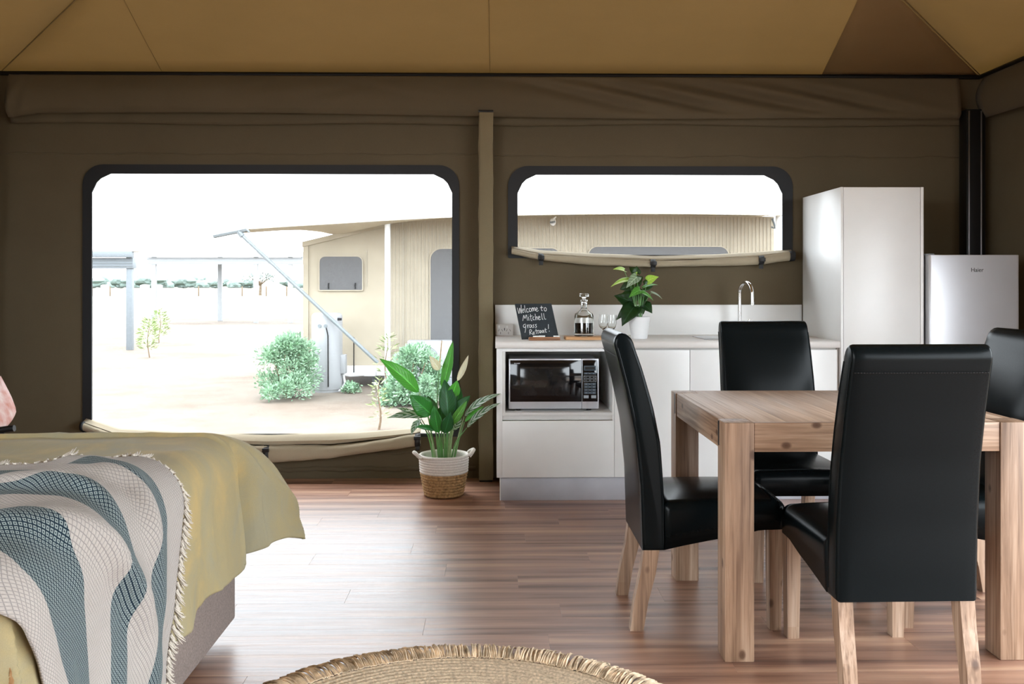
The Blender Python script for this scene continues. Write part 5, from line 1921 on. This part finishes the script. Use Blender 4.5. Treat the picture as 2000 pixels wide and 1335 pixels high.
# air conditioner
au = thing('air_conditioner', 'white outdoor air conditioner behind the bush beside the awning pole', 'air conditioner', (P(845, 0, 15.5)[0], 15.5, GZ))
z0, z1 = P(845, 735, 15.5)[1] - GZ, P(845, 664, 15.5)[1] - GZ
hwid = 48 / F * 15.5
cs = B('casing', -hwid, hwid, -.15, .15, z0, z1, M_tank, au, bev=.015)
bm = BM()
for k in range(8):
    lathe(bm, [(.03 + .025 * k, 0), (.034 + .025 * k, .008), (.038 + .025 * k, 0)], 28)
g = obj('fan_guard', bm, M_galv, au, True); g.rotation_euler = (pi / 2, 0, 0); g.location = (-.1, -.152, (z0 + z1) / 2)
for sx in (-1, 1):
    B('foot', sx * hwid * .7 - .04, sx * hwid * .7 + .04, -.14, .14, 0, z0, M_galv, au, bev=.005)

# ------------------------------------------------------------------ bushes, saplings, weeds
def bush(name, label, px, base_py, top_py, w_px, Y, n, seed, leafsz=.050, mat=M_bushl, elong=4.2):
    r = random.Random(seed)
    X = P(px, 0, Y)[0]
    o = thing(name, label, 'bush', (X, Y, GZ))
    hgt = (base_py - top_py) / F * Y
    wid = w_px / F * Y / 2
    bm = BM()
    lobes = []
    for k in range(34):
        a = r.uniform(0, 2 * pi); e = r.uniform(.08, .92)
        rr_ = wid * .86 * sqrt(max(.05, 1 - e * e * 1.05)) * r.uniform(.25, 1)
        lobes.append((rr_ * cos(a), rr_ * sin(a), hgt * e * .95, r.uniform(.16, .30) * wid))
    for k in range(n):
        c = r.choice(lobes)
        th_, u = r.uniform(0, 2 * pi), r.uniform(-.7, 1)
        q = sqrt(1 - u * u)
        rad = c[3] * r.uniform(.5, 1.35)
        d = Vector((q * cos(th_), q * sin(th_), u))
        p = Vector(c[:3]) + d * rad
        if p.z < .02: p.z = r.uniform(.02, .15)
        dr = (d + Vector((r.uniform(-.5, .5), r.uniform(-.5, .5), r.uniform(-.1, .6)))).normalized()
        s = leafsz * r.uniform(.6, 1.3)
        sd = dr.cross(Vector((r.uniform(-1, 1), r.uniform(-1, 1), r.uniform(-1, 1)))).normalized() * (s / elong)
        b0 = p; t0 = p + dr * s; m0 = p + dr * s * .5
        vs_ = [bm.verts.new(b0), bm.verts.new(m0 + sd), bm.verts.new(t0), bm.verts.new(m0 - sd)]
        bm.faces.new(vs_)
    obj('foliage', bm, mat, o, kind='stuff')
    for k in range(7):
        a = 2 * pi * k / 7
        bm = BM(); tube(bm, [(0.02 * cos(a), .02 * sin(a), 0), (wid * .25 * cos(a), wid * .25 * sin(a), hgt * .4), (wid * .42 * cos(a + .3), wid * .42 * sin(a + .3), hgt * .72)], [.014, .010, .005], 6)
        obj('branch', bm, M_bark, o, True)
    return o
bush('bush', 'round feathery green bush in front of the hot water cylinder', 562, 772, 652, 152, 14.4, 15000, 5)
bush('bush', 'feathery green bush outside behind the peace lily leaves', 808, 782, 668, 140, 13.6, 15000, 9)
bush('bush', 'low grey green weed clump at the foot of the cylinder', 686, 757, 738, 34, 15.0, 900, 21, .05)
def sapling(label, px, base_py, top_py, Y, w_px, seed, n=420):
    r = random.Random(seed)
    X, Zb = P(px, base_py, Y)
    o = thing('sapling', label, 'sapling', (X, Y, GZ))
    h = P(px, top_py, Y)[1] - GZ
    bm = BM()
    pts = [(.03 * h * sin(k * 1.1 + seed), 0, h * k / 6) for k in range(7)]
    tube(bm, pts, [.016 - .002 * k for k in range(7)], 6); obj('trunk', bm, M_bark, o, True)
    bm = BM()
    wd = w_px / F * Y / 2
    for k in range(n):
        u = r.uniform(.22, 1.0)
        a = r.uniform(0, 2 * pi)
        rr_ = wd * (.25 + .9 * sin(pi * u) ** .8) * r.uniform(.3, 1)
        p = Vector((.03 * h * sin(u * 6.6 + seed) + rr_ * cos(a) * .9, rr_ * sin(a) * .9, h * u))
        dr = Vector((cos(a), sin(a), r.uniform(-.2, .9))).normalized()
        s = r.uniform(.10, .20) * (h / 1.2)
        sd = dr.cross(Vector((r.uniform(-1, 1), r.uniform(-1, 1), 1))).normalized() * s * .13
        bm.faces.new([bm.verts.new(p), bm.verts.new(p + dr * s * .5 + sd), bm.verts.new(p + dr * s), bm.verts.new(p + dr * s * .5 - sd)])
    obj('foliage', bm, M_bushs, o, kind='stuff')
    return o
def ground_Y(py): return F * (CAMH - GZ) / (py - HY)
sapling('pale green sapling in front of the grey carport post', 290, 697, 622, ground_Y(697), 34, 2)
sapling('thin pale sapling beside the white carport post', 312, 668, 604, ground_Y(668), 30, 4)
sapling('spindly weed growing between the bush and the window flap', 741, 838, 742, ground_Y(838), 30, 6, 120)
sapling('yellow green shrub sprig at the foot of the awning pole', 755, 745, 655, 15.0, 34, 8, 80)

# ------------------------------------------------------------------ carports
def carport(name, label, px0, px1, top_py, beam_py, posts, Y, depth, mat, fascia, pw_):
    o = thing(name, label, 'carport', (P((px0 + px1) / 2, 0, Y)[0], Y, GZ))
    l_ = o.location
    xa, xb = P(px0, 0, Y)[0] - l_.x, P(px1, 0, Y)[0] - l_.x
    zt_, zbm = P(px1, top_py, Y)[1] - GZ, P(px1, beam_py, Y)[1] - GZ
    sy = (zt_ - zbm)
    B('roof_sheet', xa - .2, xb + .15, -.3, depth, zt_ - .02, zt_ + .05, fascia, o, bev=.005)
    B('gutter', xa - .2, xb + .05, -.32, -.16, zt_ - sy * .38, zt_ - .021, mat, o, bev=.01)
    B('beam', xa - .2, xb, -.13, .13, zbm, zt_ - sy * .40, mat, o, bev=.008)
    if depth > 1: B('beam', xb - .15, xb, .14, depth - .1, zbm, zt_ - .03, mat, o, bev=.008)
    for k in range(3):
        zz_ = zbm + (zt_ - zbm) * (.12 + .15 * k)
        B('rib', xa - .2, xb - .01, -.145, -.13, zz_, zz_ + .03, mat, o, bev=.004)
    for (px, dy) in posts:
        x = P(px, 0, Y + dy)[0] - l_.x
        B('post', x - pw_ / 2, x + pw_ / 2, dy - pw_ / 2, dy + pw_ / 2, 0, zt_ - .05, mat, o, bev=.01)
    return o
yc = ground_Y(682)
carport('carport', 'grey steel carport corner with ribbed fascia at the window edge', 60, 263, 490, 524, ((254, 0), (90, 0)), yc, .4, M_shed, M_shed_w, .16)
yc2 = ground_Y(630)
carport('carport', 'pale open steel carport far across the bare yard', 297, 592, 494, 516, ((301, 0), (500, 0), (567, 0), (430, 2.2)), yc2, 2.5, M_pale, M_pale, .20)

# ------------------------------------------------------------------ field fence, treeline and far sheds
ff = thing('wire_fence', 'thin wire fence with dark posts across the dry field', 'fence', (0, 140, GZ))
for px in (180, 215, 388, 432, 473, 520, 560):
    x = P(px, 0, 140)[0]
    B('post', x - .07, x + .07, -.07, .07, 0, 1.5, M_bark, ff, bev=.01)
for z in (.5, 1.0, 1.4):
    bm = BM(); tube(bm, [(P(100, 0, 140)[0], 0, z), (P(620, 0, 140)[0], 0, z)], .012, 4); obj('wire', bm, M_galv, ff)
r4 = random.Random(44)
def far_tree_mesh(seed):
    r = random.Random(seed)
    bm = BM()
    for k in range(5):
        t = BM()
        bmesh.ops.create_icosphere(t, subdivisions=2, radius=1)
        for v in t.verts:
            v.co *= 1 + r.uniform(-.16, .16)
        s = r.uniform(.5, .85)
        merge(bm, t, Matrix.Translation((r.uniform(-.8, .8), r.uniform(-.5, .5), r.uniform(.5, 1.15))) @ Matrix.Diagonal((s, s, s * r.uniform(.7, 1.1), 1)))
    me = bpy.data.meshes.new('tree_crown'); bm.to_mesh(me); bm.free()
    me.materials.append(M_far)
    return me
crowns = [far_tree_mesh(k) for k in range(5)]
trunk_me = None
bm = BM(); tube(bm, [(0, 0, 0), (0, 0, .7)], .12, 6); trunk_me = bpy.data.meshes.new('trunk'); bm.to_mesh(trunk_me); bm.free(); trunk_me.materials.append(M_bark)
tops = [(181, 541), (195, 541), (207, 542), (218, 546), (226, 538), (236, 541), (247, 543), (258, 545), (270, 537), (279, 535), (290, 539), (303, 541), (316, 544), (330, 546), (345, 543), (358, 541), (369, 540), (381, 538), (394, 542), (405, 545), (420, 546), (432, 543), (444, 543), (458, 542), (470, 546), (485, 545), (560, 545), (572, 544), (583, 546)]
for i, (px, py) in enumerate(tops):
    Y = 420 + 60 * ((i * 7) % 5)
    X, Zt = P(px, py, Y)
    h = Zt - GZ
    nth = ['first', 'second', 'third', 'fourth', 'fifth', 'sixth', 'seventh', 'eighth', 'ninth', 'tenth', 'eleventh', 'twelfth', 'thirteenth', 'fourteenth', 'fifteenth', 'sixteenth', 'seventeenth', 'eighteenth', 'nineteenth', 'twentieth'] + ['twenty-' + w for w in ('first', 'second', 'third', 'fourth', 'fifth', 'sixth', 'seventh', 'eighth', 'ninth')]
    o = thing('distant_tree', 'grey green tree on the horizon, ' + nth[i] + ' from the left in the wide window', 'tree', (X, Y, GZ), group='trees along the horizon')
    c = bpy.data.objects.new('crown', crowns[i % 5]); link(c, o)
    sx = h * r4.uniform(.75, 1.05)
    c.scale = (sx, sx, h / 1.75)
    c.rotation_euler = (0, 0, i * 1.3)
    t_ = bpy.data.objects.new('trunk', trunk_me); link(t_, o); t_.scale = (h * .5, h * .5, h)
# one open-crowned gum closer to us
Yg = 150
X, Zt = P(508, 526, Yg)
gt = thing('gum_tree', 'thin open-crowned gum tree behind the pale carport', 'tree', (X, Yg, GZ))
h = Zt - GZ
bm = BM(); tube(bm, [(0, 0, 0), (.1, 0, h * .35), (-.3, 0, h * .6)], [.22, .18, .10], 7)
for a in range(7):
    an = a * .9
    tube(bm, [(0, 0, h * .38), (1.2 * cos(an), 1.2 * sin(an), h * .62), (2.3 * cos(an + .3), 2.3 * sin(an), h * (.78 + .16 * (a % 2)))], [.12, .07, .03], 6)
obj('trunk', bm, M_bark, gt, True)
bm = BM()
for k in range(900):
    a, rr_ = r4.uniform(0, 2 * pi), 2.9 * sqrt(r4.random())
    p = Vector((rr_ * cos(a), rr_ * sin(a), h * (.55 + .42 * r4.random() * (1 - .35 * rr_ / 2.9))))
    d = Vector((r4.uniform(-1, 1), r4.uniform(-1, 1), r4.uniform(-1, .5))).normalized() * .30
    s_ = d.cross(Vector((0, 0, 1))).normalized() * .09
    bm.faces.new([bm.verts.new(p), bm.verts.new(p + d * .5 + s_), bm.verts.new(p + d), bm.verts.new(p + d * .5 - s_)])
obj('foliage', bm, M_far, gt, kind='stuff')
for px, w_, py0, lab in ((205, 9, 555.5, 'tiny pale shed among the horizon trees, leftmost of three'), (283, 12, 555, 'tiny pale shed among the horizon trees, between the two carports'), (310, 9, 555.5, 'tiny pale shed among the horizon trees beside the white carport post')):
    Y = 400
    o = thing('far_shed', lab, 'shed', (P(px, 0, Y)[0], Y, GZ), group='sheds along the horizon')
    hw_ = w_ / 2 / F * Y; h = P(px, py0, Y)[1] - GZ
    B('wall', -hw_, hw_, -2, 2, 0, h * .75, M_farb, o, bev=0, smooth=False)
    bm = BM(); prism(bm, [(-hw_ * 1.08, h * .72), (hw_ * 1.08, h * .72), (0, h)], 'y', -2.3, 2.3); obj('roof', bm, M_farb, o)
